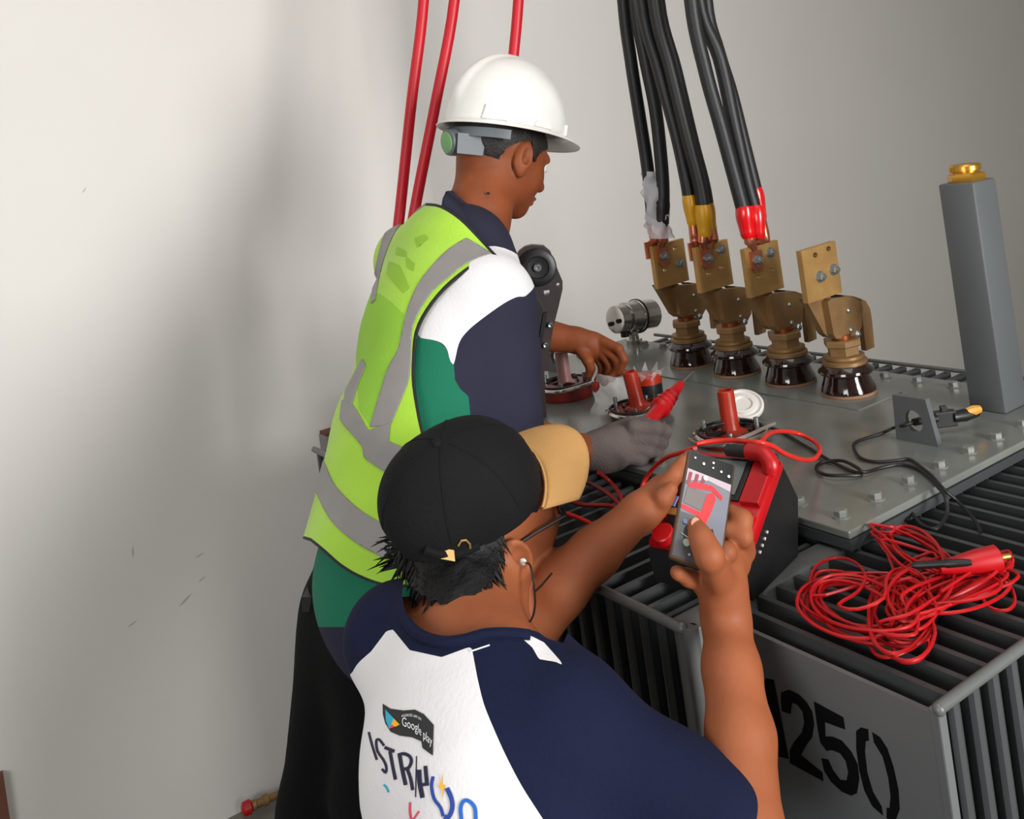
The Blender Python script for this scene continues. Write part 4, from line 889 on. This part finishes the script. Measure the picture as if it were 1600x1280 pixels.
kp = onm(1034, 831, .012); kn_ = MB().ring([(.015, -.011), (.015, -.001), (.0135, .0005)], kp, N_, 24).build('selector_knob', M_redpl, mt, smooth=True)
def mdec(px, py, hu, hv, name, m): return MB().box(onm(px, py, .003), (hu, hv, .001), Rm_).build(name, m, mt)
mdec(1050, 783, .008, .007, 'blue_button', mat('blue_button', (120, 140, 200), .4)); mdec(1052, 799, .005, .010, 'gold_label', mat('gold_label', (170, 120, 60), .6))
mdec(1036, 793, .010, .004, 'orange_button', mat('dark_button', (60, 52, 50), .5))
for k in range(4):
    MB().box(mc + A_ * (.010 * k - .03) + Bh * HWm - Z * .034, (.0018, .0012, .0010), Rm_).build('side_marking', M_white, mt)
# angled red plug and black plug in the far corner
P = [onm(1146, 704, .014), onm(1170, 706, .016), onm(1192, 709, .018), onm(1204, 724, .012), onm(1204, 738, .003)]
tp_ = thing('test_plug', 'angled red plug pushed into the far corner of the meter', 'plug', P[3])
MB().tube(spline(P[1:], 5), .0115, 12).build('plug_boot', M_redpl, tp_, smooth=True); MB().tube(spline([P[0] - (P[1] - P[0]) * .5, P[0], P[1]], 4), [.004] + [.0085] * 8, 10).build('plug_sleeve', M_blkpl, tp_, smooth=True)
tb = MB().tube([onm(1200, 722, .008), onm(1216, 718, .004)], .008, 10).build('plug_tab', M_blkpl, tp_, smooth=True)
# ================================================================== PHONE
ph = thing('phone', 'dark smartphone in a bronze case showing a camera view of the meter', 'phone', pc)
RP = np.stack([pu, pv, pn], 1); hw_, hl_ = pw / 2, pl_ / 2
MB().box(pc - pn * .004, (hw_, hl_, .0045), RP, bev=.0035).build('case', mat('bronze_case', (92, 66, 50), .35, .3), ph, smooth=True)
MB().box(pc + pn * .0004, (hw_ - .0025, hl_ - .0025, .0008), RP).build('screen', mat('screen_dark', (66, 66, 68), .08, coat=.6, var=.03, emit=.12), ph)  # grey base colour carries the reflection on the lower screen
def sq(pts, name, rgb, h=.0014, em=.10):
    w2, l2 = hw_ - .0028, hl_ - .0028; P = [pc + pu * ((u * 2 - 1) * w2) + pv * ((v * 2 - 1) * l2) + pn * h for u, v in pts]
    tri = tessellate_polygon([[Vector((u, v, 0)) for u, v in pts]])
    return mkobj(name, P, [tuple(t) for t in tri], mat('scr_%d_%d_%d' % rgb, rgb, .15, var=.01, emit=em), ph, 'keep')
sq([(0, 0), (1, 0), (1, .20), (0, .18)], 'screen_bar', (14, 16, 17), em=.1)
sq([(0, .18), (1, .20), (1, .83), (.62, .66), (.55, .60), (0, .60)], 'camera_view', (112, 114, 124))
sq([(0, .18), (1, .20), (1, .27), (.5, .235), (0, .30)], 'view_background', (176, 160, 166), .0018)
for k in range(3): sq([(.04 + .15 * k, .21), (.12 + .15 * k, .21), (.10 + .15 * k, .33), (.02 + .15 * k, .33)], 'view_leads', (130, 60, 70), .0020)
sq([(.06, .33), (.20, .29), (.60, .27), (.86, .34), (.84, .38), (.60, .32), (.24, .35), (.10, .36)], 'view_leads', (222, 46, 52), .0022)
sq([(.0, .53), (.44, .55), (.52, .36), (.64, .33), (.72, .38), (.66, .52), (.58, .64), (.46, .66), (.42, .60), (0, .57)], 'view_meter', (226, 48, 52), .0020)
sq([(.06, .36), (.50, .36), (.44, .535), (.04, .515)], 'view_display', (108, 100, 98), .0022)
sq([(.74, .66), (.62, .72), (.78, .93), (.97, .99), (.98, .86)], 'view_dark_part', (10, 10, 12), .0018, .05)  # black wedge, dark part of the screen picture
def dot(u, v, r, name, rgb, h=.0026): return sq([(u + r * math.cos(t), v + r * .46 * math.sin(t)) for t in np.linspace(0, 2 * PI, 17)[:-1]], name, rgb, h, .3)
for u, v, r in ((.12, .06, .022), (.33, .09, .03), (.54, .05, .025), (.55, .10, .02), (.74, .11, .025), (.92, .13, .03), (.42, .22, .05)): dot(u, v, r, 'screen_icon', (222, 226, 226))
dot(.14, .70 - .02, .05, 'screen_icon', (110, 124, 170)); dot(.30, .70, .05, 'screen_icon', (110, 124, 170))
dot(.24, .86, .075, 'gallery_button', (132, 138, 128)); dot(.52, .885, .10, 'shutter_button', (206, 204, 222)); dot(.34, .955, .022, 'screen_icon', (150, 150, 150)); dot(.62, .965, .022, 'screen_icon', (150, 150, 150))
sq([(.10, .79), (.30, .815), (.30, .822), (.10, .797)], 'screen_caption', (190, 190, 190), .0026); sq([(.40, .825), (.52, .84), (.52, .847), (.40, .832)], 'screen_caption', (190, 190, 190), .0026)
# ================================================================== TEST PROBE
pa, pb, pt_ = W(985, 692, 1.672), W(1027, 640, 1.77), W(1066, 598, 1.87); tip = W(1084, 580, 1.915); d = pt_ - pa; Lp = np.linalg.norm(d)
tpb = thing('test_probe', 'red test probe with ringed guard and steel tip in the grey glove', 'probe', pa)
s_ = np.linalg.norm(pb - pa)
MB().ring([(.010, 0), (.012, .006), (.0125, s_), (.0125, s_ + .004)], pa, d, 20).build('handle', M_redpl, tpb, smooth=True)
pr = [(.0125, s_)]
for k in range(4): t0 = s_ + .008 + .017 * k; q = 1 - .09 * k; pr += [(.013 * q, t0), (.0195 * q, t0 + .004), (.0195 * q, t0 + .007), (.013 * q, t0 + .012)]
pr += [(.011, s_ + .080), (.0075, Lp - .008), (.0045, Lp)]
MB().ring(pr, pa, d, 24).build('finger_guard', M_redpl, tpb, smooth=True); MB().cyl(pt_, tip, .0022, .0009, 8).build('tip', M_steel, tpb, smooth=True)
# ================================================================== BLACK LEVER TOOL
D0 = 2.03; UX, UY, UZ = CV(1, 0, 0), CV(0, 1, 0), CV(0, 0, 1); o0 = W(840, 480, D0)
def tf(c): return ((780 + c[0] / 4.744 - 840) * D0 / F, (370 + c[1] / 4.744 - 480) * D0 / F)
out = [(110,160),(150,105),(190,75),(240,62),(330,68),(380,110),(420,210),(470,330),(470,390),(440,520),(415,620),(400,680),(380,800),(365,880),(380,892),(366,996),(335,998),(340,1180),(352,1330),(300,1330),(296,1180),(290,990),(240,900),(205,780),(190,700),(240,600),(245,500),(235,440),(210,420),(175,450),(140,370),(110,290)]
tool = thing('lever_tool', 'black plastic lever tool standing upright beside the navy sleeve', 'tool', W(845, 660, D0))
hole = [tf((437 + 14 * math.cos(t), 358 + 16 * math.sin(t))) for t in np.linspace(0, 2 * PI, 13)[:-1]]
hole2 = [tf(c) for c in [(330, 400), (372, 395), (378, 425), (335, 440)]]
MB().prism([tf(c) for c in out], o0, UX, UY, UZ, .030, [hole, hole2]).build('lever_body', M_tool, tool)
MB().prism([tf(c) for c in [(185,700),(245,600),(250,500),(235,440),(262,430),(318,520),(330,560),(300,700),(290,850),(262,880)]], o0 - UZ * .008, UX, UY, UZ, .010).build('inner_grip', M_blkrub, tool)
MB().prism([tf(c) for c in [(328,560),(352,555),(345,640),(320,760),(300,860),(285,870),(300,720)]], o0 - UZ * .011, UX, UY, UZ, .012).build('lever_rib', M_blkpl, tool)
bc = W(840, 418, D0 - .004); u3 = -UZ
MB().ring([(.040, -.004), (.040, .004), (.036, .007), (.024, .007), (.022, .004), (.012, .003)], bc, u3, 36).build('pivot_housing', M_blkpl, tool, smooth=True)
MB().ring([(.0085, .002), (.0085, .010), (.007, .0115), (.0035, .0115), (.003, .009)], bc, u3, 20).build('pivot_bolt', M_steel, tool, smooth=True)
for c in ((378, 650), (343, 798)):
    q = tf(c); MB().ring([(.0052, 0), (.0052, .012), (.0038, .0135), (.0015, .0125)], o0 + UX * q[0] + UY * q[1], u3, 14).build('screw', M_steel, tool, smooth=True)
# ================================================================== BAG
r = np.random.default_rng(12); nu, nv = 16, 14; V = []; Fc = []
c00, c10, c01, c11 = W(930, 583, 2.065), W(978, 590, 2.055), W(925, 648, 2.00), W(1006, 648, 2.00)
ph_ = r.uniform(0, 6.28, (6, 3))
for j in range(nv):
    for i in range(nu):
        u, v = i / (nu - 1), j / (nv - 1); p = (c00 * (1 - u) + c10 * u) * (1 - v) + (c01 * (1 - u) + c11 * u) * v
        w_ = sum(math.sin(9 * u * (k + 1) * .6 + ph_[k, 0]) * math.sin(8 * v * (k + 1) * .5 + ph_[k, 1]) for k in range(5)); V.append(p - UZ * w_ * .0025 + UX * .004 * math.sin(12 * v + 3 * u) - UZ * .014 * math.sin(PI * u))
for j in range(nv - 1):
    for i in range(nu - 1): Fc.append((j * nu + i, j * nu + i + 1, (j + 1) * nu + i + 1, (j + 1) * nu + i))
bg_ = mkobj('plastic_bag', V, Fc, M_film, None, 'keep'); tag(bg_, 'crumpled milky plastic bag hanging from the bare left hand', 'bag')
rc = MB().ring([(.004, -.012), (.0085, 0), (.007, .008), (.001, .010)], W(931, 604, 2.035), -UY, 14).build('red_tag', M_orange, None, smooth=True); tag(rc, 'small dark red drop shaped tag beside the milky bag', 'tag')
# ================================================================== BLACK CABLES
def cpts(L_, n=6): return spline([W(*p) for p in L_], n)
def DK(k): return depth(np.array([1.48 + .0147 * k, 1.25 + .16 * k, 1.42]))
def pcable(pts, r, label, grp=None, m=M_blkins, name='power_cable'):
    P = cpts(pts); o = thing(name, label, 'cable', P[-1], grp); MB().tube(P, r, 14).build('insulation', m, o, smooth=True); return o, P
def sleeve(o, pts, r, m, name='heat_shrink_sleeve'):
    P = cpts(pts, 5); n = len(P); rr = r * (1 + .10 * np.sin(np.linspace(0, 5.5, n))); rr[0] *= .96; rr[-1] *= .8; return MB().tube(P, rr, 16).build(name, m, o, smooth=True)
def lugp(o, barrel, palm, r=.011):
    b = MB().tube(cpts(barrel, 4), r, 14); x, y = palm
    P = cpts(barrel, 4); e = P[-1]; c = W(*palm); hgt = .021
    b.prism([(-.017, -.026), (.017, -.026), (.017, .018), (.010, .026), (-.010, .026), (-.017, .018)], c, X, -Z, -Y, .004) if len(palm) == 3 else None
    return b.build('copper_lug', M_copper, o, smooth=True)
def lug_(o, barrel, k, s_, t_):
    x0, x1, z0, z1, yb = PL[k]; c = np.array([x0 + s_ * (x1 - x0), yb - .0042, z1 - t_ * (z1 - z0)])
    P = cpts(barrel, 4); mb = MB().tube(np.vstack([P, [P[-1] * .5 + (c + Z * .03) * .5, c + Z * .022 - Y * .002]]), [.0125] * (len(P) - 1) + [.012, .010, .006], 12)
    mb.prism([(-.017, -.020), (.017, -.020), (.017, .014), (.009, .024), (-.009, .024), (-.017, .014)], c, X, -Z, -Y, .0045); return mb.build('copper_lug', M_copper, o, smooth=True)
def lug_back(o, barrel, k, s_):
    x0, x1, z0, z1, yb = PL[k]; c = np.array([x0 + s_ * (x1 - x0), yb + .010, z1 - .015])
    P = cpts(barrel, 4); mb = MB().tube(np.vstack([P, [c + Z * .018]]), [.0115] * len(P) + [.007], 12); mb.prism([(-.016, -.022), (.016, -.022), (.016, .018), (-.016, .018)], c, X, -Z, Y, .0045); return mb.build('copper_lug', M_copper, o, smooth=True)
d1, d2, d3 = DK(1) - .012, DK(2) - .012, DK(3) - .012
# red sleeved, second terminal from the camera
o, P = pcable([(1078,-520,d1-.05),(1070,-200,d1-.03),(1080,0,d1-.01),(1102,110,d1),(1127,200,d1),(1150,285,d1),(1166,345,d1)], .0152, 'black cable with large red sleeve, front of the red sleeved cables')
sleeve(o, [(1163,322,d1-.001),(1165,345,d1-.001),(1170,372,d1-.001)], .0175, M_redsl); lug_(o, [(1168,350,d1),(1172,378,d1)], 1, .28, .3)
o, P = pcable([(1108,-520,d1+.02),(1084,-200,d1+.03),(1092,0,d1+.03),(1124,90,d1+.03),(1146,190,d1+.03),(1166,280,d1+.03),(1178,325,d1+.03)], .0148, 'black cable with red sleeve, middle of the red sleeved cables')
sleeve(o, [(1182,322,d1+.005),(1184,345,d1+.0),(1186,372,d1-.0)], .0150, M_redsl); lug_back(o, [(1184,355,d1+.02),(1188,376,d1+.03)], 1, .45)
o, P = pcable([(1122,-520,d1+.05),(1096,-200,d1+.05),(1103,0,d1+.05),(1122,80,d1+.05),(1142,145,d1+.05),(1162,225,d1+.05),(1182,305,d1+.05)], .0145, 'black cable with red sleeve set high, rear of the red sleeved cables')
sleeve(o, [(1179,294,d1+.048),(1184,315,d1+.048),(1189,345,d1+.045)], .0150, M_redsl); lug_back(o, [(1188,340,d1+.045),(1196,374,d1+.04)], 1, .62)
# yellow sleeved
o, P = pcable([(1030,-520,d2-.03),(1014,-200,d2-.02),(1022,0,d2-.01),(1048,110,d2),(1075,220,d2),(1092,285,d2),(1101,335,d2)], .0152, 'black cable with large yellow sleeve, front of the yellow sleeved cables')
sleeve(o, [(1098,320,d2-.001),(1100,345,d2-.001),(1102,370,d2-.001)], .0175, M_yel); lug_(o, [(1101,352,d2),(1098,376,d2)], 2, .28, .3)
o, P = pcable([(1008,-520,d2+.02),(994,-200,d2+.02),(1003,0,d2+.02),(1030,110,d2+.02),(1057,210,d2+.02),(1072,280,d2+.02),(1080,330,d2+.02)], .0148, 'black cable with narrow yellow sleeve, left of the yellow sleeved cables')
sleeve(o, [(1076,305,d2+.018),(1079,328,d2+.018),(1083,352,d2+.018)], .0142, M_yel); lug_back(o, [(1083,350,d2+.02),(1086,378,d2+.02)], 2, .12)
o, P = pcable([(1050,-520,d2+.05),(1022,-200,d2+.05),(1029,0,d2+.05),(1056,110,d2+.05),(1082,220,d2+.05),(1100,290,d2+.05),(1108,340,d2+.05)], .0145, 'black cable with yellow sleeve, right rear of the yellow sleeved cables')
sleeve(o, [(1105,318,d2+.045),(1108,340,d2+.045),(1112,362,d2+.04)], .0145, M_yel); lug_back(o, [(1112,358,d2+.04),(1116,382,d2+.03)], 2, .55)
# taped cables
o, P = pcable([(988,-520,d3-.03),(982,-200,d3-.02),(993,0,d3-.01),(1008,90,d3),(1024,170,d3),(1033,250,d3),(1036,300,d3),(1035,350,d3)], .0158, 'thick black cable ending on the farthest brass terminal, front of the taped pair')
sleeve(o, [(1035,310,d3-.001),(1035,330,d3-.001),(1034,354,d3-.001)], .0165, M_blkrub); lug_(o, [(1034,350,d3),(1037,376,d3)], 3, .28, .3)
o, P = pcable([(968,-520,d3+.02),(962,-200,d3+.02),(974,0,d3+.02),(985,90,d3+.02),(999,180,d3+.02),(1010,250,d3+.02),(1016,300,d3+.02),(1020,352,d3+.02)], .0152, 'black cable wrapped in clear plastic film, left of the taped pair'); lug_back(o, [(1020,345,d3+.02),(1022,378,d3+.02)], 3, .08)
P = cpts([(1017,268,d3+.015),(1021,300,d3+.012),(1026,335,d3+.01),(1032,372,d3+.0)], 6); n = len(P); r = np.random.default_rng(2); V = []; Fc = []
for i, p in enumerate(P):
    for k in range(18):
        th = 2 * PI * k / 18; rr = (.017 + .008 * i / n) * (1 + .22 * math.sin(3 * th + i * .8) + .12 * r.normal()); V.append(p + UX * rr * math.cos(th) * 1.15 + UZ * rr * math.sin(th))
for i in range(n - 1):
    for k in range(18): Fc.append((i * 18 + k, i * 18 + (k + 1) % 18, (i + 1) * 18 + (k + 1) % 18, (i + 1) * 18 + k))
fo = mkobj('film_wrap', V, Fc, mat('white_film', (245, 243, 248), .45, alpha=.55, bump=.4, bscale=50), None, 'keep'); tag(fo, 'crumpled whitish plastic film wrapped round the leftmost black cable end', 'wrapping')
# ================================================================== RED CABLES
for pts, lb in (([(676,-520,2.25),(670,-200,2.25),(662,0,2.25),(643,160,2.24),(625,330,2.22),(610,460,2.20),(600,600,2.18),(606,640,2.16)], 'leftmost of the three red cables hanging down the wall'),
                ([(738,-520,2.22),(722,-200,2.22),(710,0,2.22),(680,165,2.21),(650,318,2.20),(628,450,2.18),(622,600,2.16),(630,640,2.15)], 'middle one of the three red cables, passing behind the helmet brim'),
                ([(832,-520,2.24),(822,-200,2.24),(810,0,2.24),(802,90,2.24),(786,240,2.22),(770,400,2.20),(760,560,2.16),(760,600,2.14)], 'rightmost of the three red cables, dropping behind the helmet crown')):
    P = cpts(pts); o = thing('high_voltage_cable', lb, 'cable', P[-1], 'red cables hanging behind the standing person'); MB().tube(P, .0128, 14).build('red_sheath', M_redins, o, smooth=True); MB().tube([P[-1] + (P[-2] - P[-1]) * 3, P[-1], P[-1] - Z * .012], .016, 14).build('end_boot', M_blkrub, o, smooth=True)
# ================================================================== LEADS
def leadz(L_, n=6): return spline([onz(*p) for p in L_], n)
P = np.vstack([leadz([(1088,694,1.262),(1110,690,1.262),(1140,688,1.265),(1166,690,1.268),(1190,692,1.268),(1208,698,1.255),(1228,710,1.235),(1252,718,1.20),(1272,717,1.172),(1281,703,1.165),(1272,690,1.165),(1245,677,1.175),(1216,674,1.20),(1198,680,1.235),(1190,692,1.262),(1186,700,1.262)])])
o = MB().tube(P, .0036, 10).build('red_test_lead', M_redlead, None, smooth=True); tag(o, 'red test lead looping on the lid right of the meter', 'test lead')
P = leadz([(1086,700,1.255),(1068,706,1.235),(1040,716,1.20),(1018,735,1.165),(1005,757,1.14),(1000,782,1.127)]); o = MB().tube(P, .0036, 10).build('red_test_lead', M_redlead, None, smooth=True); tag(o, 'short red lead curving down behind the hand left of the meter', 'test lead')
P = leadz([(935,738,1.16),(952,752,1.135),(968,772,1.127),(972,795,1.126),(950,790,1.126),(905,788,1.126),(884,775,1.126),(890,758,1.128),(915,754,1.128),(945,768,1.127),(966,786,1.127),(968,792,1.127)]); o = MB().tube(P, .0036, 10).build('red_test_lead', mat('dull_red_lead', (150, 32, 28), .45), None, smooth=True); tag(o, 'dull red lead coiled on the dark fins under the gloved hand', 'test lead')
P = leadz([(846,790,1.127),(868,798,1.127),(900,808,1.127),(930,822,1.127),(960,838,1.127)]); o = MB().tube(P, .0036, 10).build('red_test_lead', M_redlead, None, smooth=True); tag(o, 'straight red lead crossing the fins beside the capped head', 'test lead')
P = leadz([(1076,686,1.172),(1090,694,1.18),(1110,696,1.20),(1140,690,1.215),(1170,680,1.215),(1196,668,1.19),(1210,662,1.17)]); o = MB().tube(P, .003, 8).build('grey_lead', mat('grey_lead', (150, 136, 126), .5), None, smooth=True); tag(o, 'thin grey lead crossing between the near red tube and the meter', 'test lead')
# black lead with crocodile clip
zz = ZL + .004
P = leadz([(1098,674,zz+.03),(1112,666,zz+.03),(1140,661,zz+.03),(1180,664,zz+.01),(1215,672,zz),(1250,692,zz),(1290,716,zz),(1325,734,zz),(1346,742,zz),(1320,743,zz+.004),(1290,742,zz+.003),(1275,733,zz),(1285,723,zz),(1315,720,zz+.004),(1338,730,zz+.008),(1350,738,zz+.004),(1375,732,zz),(1405,726,zz),(1432,732,zz),(1452,746,zz),(1466,762,zz),(1475,772,zz),(1480,790,zz-.012),(1478,808,zz-.022),(1462,826,zz-.024),(1440,820,zz-.024),(1425,802,zz-.022),(1418,796,zz-.022),(1418,815,zz-.026)], 6)
o = MB().tube(P, .0027, 8).build('black_lead', M_blkrub, None, smooth=True); tag(o, 'thin black lead looping across the lid and over its right edge', 'test lead')
cl = onz(1498, 652, ZL + .022); cdv = onz(1530, 645, ZL + .022) - onz(1425, 658, ZL + .022); cdv /= np.linalg.norm(cdv)
clip = thing('crocodile_clip', 'black crocodile clip with yellow end and a lead through the lug hole', 'clip', cl)
P = leadz([(1428,660,ZL+.032),(1412,665,ZL+.028),(1398,668,ZL+.012),(1375,678,zz),(1340,690,zz),(1334,700,zz),(1345,716,zz),(1370,722,zz),(1400,720,zz),(1420,718,zz),(1436,728,zz),(1456,744,zz),(1474,764,zz),(1495,782,zz-.016),(1512,800,zz-.024),(1525,816,zz-.026),(1532,832,zz-.028)], 6)
MB().tube(P, .0027, 8).build('lead', M_blkrub, clip, smooth=True)
q = onz(1428, 660, ZL + .032); q2 = onz(1441, 657, ZL + .030); q3 = onz(1464, 654, ZL + .028)
MB().tube([q, q2, q3], [.006, .0065, .006], 10).build('lead_boot', M_blkrub, clip, smooth=True)
s1 = np.cross(cdv, Z); RC = np.stack([cdv, s1, np.cross(s1, cdv)], 1)
c0 = onz(1476, 654, ZL + .024); MB().box(c0, (.018, .008, .013), RC, bev=.002).build('clip_grip', M_blkpl, clip); MB().box(c0 + Z * .015, (.005, .005, .006), RC, bev=.001).build('clip_tab', M_blkpl, clip)
j0 = onz(1488, 652, ZL + .026); j1 = onz(1528, 645, ZL + .024); MB().tube([j0, (j0 + j1) / 2, j1], [.009, .0105, .006], 10).build('clip_jaw', M_blkpl, clip, smooth=True)
k0 = onz(1510, 644, ZL + .030); k1 = onz(1531, 639, ZL + .030); MB().tube([k0, (k0 + k1) / 2, k1], [.006, .0085, .006], 8).build('clip_end', mat('clip_yellow', (216, 150, 60), .5), clip, smooth=True)
# ================================================================== RED COIL
def ellp(cx, cy, a, b, rot, t): c, s = math.cos(rot), math.sin(rot); return (cx + a * math.cos(t) * c - b * math.sin(t) * s, cy + a * math.cos(t) * s + b * math.sin(t) * c)
r = np.random.default_rng(21); pts = []
def loops(cx, cy, a, b, rot, n, z0, dz, jit, t0=0, wob=.16):
    for k in range(n):
        ja, jb, jx, jy, jr = 1 + r.uniform(-.22, .14), 1 + r.uniform(-.4, .25), r.normal() * jit, r.normal() * jit * .8, r.normal() * .13; p1 = r.uniform(0, 6.28)
        for t in np.arange(0, 2 * PI, PI / 7):
            w_ = 1 + wob * math.sin(2 * t + p1) * .5 + wob * .4 * math.sin(3 * t + p1 * 2)
            x, y = ellp(cx + jx, cy + jy, a * ja * w_, b * jb * w_, rot + jr, t + t0); pts.append((x, y, z0 + dz * k + .004 * (1 + math.sin(1.7 * t + p1))))
loops(1350, 945, 82, 52, .15, 10, 1.126, .0022, 5); loops(1408, 965, 48, 62, .3, 6, 1.13, .0025, 7); 
loops(1490, 922, 92, 26, -.30, 10, 1.128, .0022, 5, t0=PI); loops(1432, 862, 62, 24, .55, 7, 1.128, .003, 5, t0=PI)
loops(1440, 930, 60, 34, -.7, 5, 1.134, .003, 8)
pts += [(1290,930,1.15),(1266,915,1.14),(1275,885,1.135),(1305,872,1.13),(1335,878,1.135),(1352,900,1.15),(1340,925,1.155),(1310,945,1.155),(1340,952,1.155),(1380,935,1.16),(1385,905,1.155),(1400,890,1.15),(1430,892,1.15),(1452,915,1.15),(1452,945,1.14),(1448,985,1.13),(1450,1012,1.128),(1435,1032,1.127),(1408,1034,1.127),(1396,1018,1.13),(1388,985,1.14),(1375,972,1.15),(1420,960,1.155),(1470,930,1.15),(1520,905,1.145),(1530,925,1.135),(1545,948,1.128),(1572,954,1.127),(1586,940,1.128),(1578,915,1.13),(1560,900,1.14),(1582,880,1.14),(1575,868,1.15),(1540,880,1.155),(1500,905,1.155),(1470,925,1.155)]
coil = thing('red_lead_coil', 'tangled coil of thin red test lead lying on the near cooling fins', 'wire coil', onz(1400, 940, 1.122))
MB().tube(spline([onz(*p) for p in pts], 3), .0020, 6).build('wire', M_redrub, coil, smooth=True)
a0, a1 = onz(1468, 889, 1.160), onz(1562, 872, 1.162); gp = thing('test_clip', 'red insulated clip with bright brass tip resting on the red coil', 'clip', (a0 + a1) / 2)
MB().tube([a0, a0 * .75 + a1 * .25, a0 * .35 + a1 * .65, a0 * .04 + a1 * .96, a1], [.006, .0105, .0145, .0155, .011], 14).build('clip_boot', M_redpl, gp, smooth=True)
dd = (a1 - a0) / np.linalg.norm(a1 - a0); MB().cyl(a1 - dd * .002, a1 + dd * .012, .0042, .0032, 10).build('brass_tip', M_gold, gp, smooth=True)
b0_, b1_ = onz(1424, 884, 1.165), onz(1518, 879, 1.168); MB().tube([b0_, b0_ * .9 + b1_ * .1, b0_ * .45 + b1_ * .55, b0_ * .42 + b1_ * .58, b0_ * .1 + b1_ * .9, b1_], [.002, .0045, .0042, .0052, .0042, .003], 10).build('black_test_pin', M_blkpl, None, smooth=True)
tag(bpy.data.objects['black_test_pin'], 'slim black test pin lying beside the red insulated clip', 'probe')
# ================================================================== WALL AND FLOOR ODDS
q = ony(522, 700, WY - .03); jb = thing('wall_box', 'small grey box on the wall half hidden by the vest', 'box', q)
MB().box(q + np.array([.02, 0, -.01]), (.052, .028, .058), bev=.004).build('housing', M_reflect, jb); MB().box(q + np.array([.02, -.004, .052]), (.050, .026, .005), bev=.002).build('top_strip', M_brown, jb)
q0, q1 = ony(388, 1262, WY - .06), ony(440, 1240, WY - .06); dd = (q1 - q0) / np.linalg.norm(q1 - q0)
vv = thing('brass_fitting', 'short brass pipe fitting with red cap by the foot of the wall', 'fitting', q0)
MB().ring([(.012, 0), (.014, .02), (.011, .022), (.011, .04), (.015, .042), (.015, .055), (.010, .057), (.010, .14)], q0, dd, 14).build('pipe', M_brassd, vv, smooth=True)
MB().ring([(.010, -.018), (.018, -.014), (.020, .004), (.014, .010)], q0, dd, 16).build('red_cap', M_redpl, vv, smooth=True)
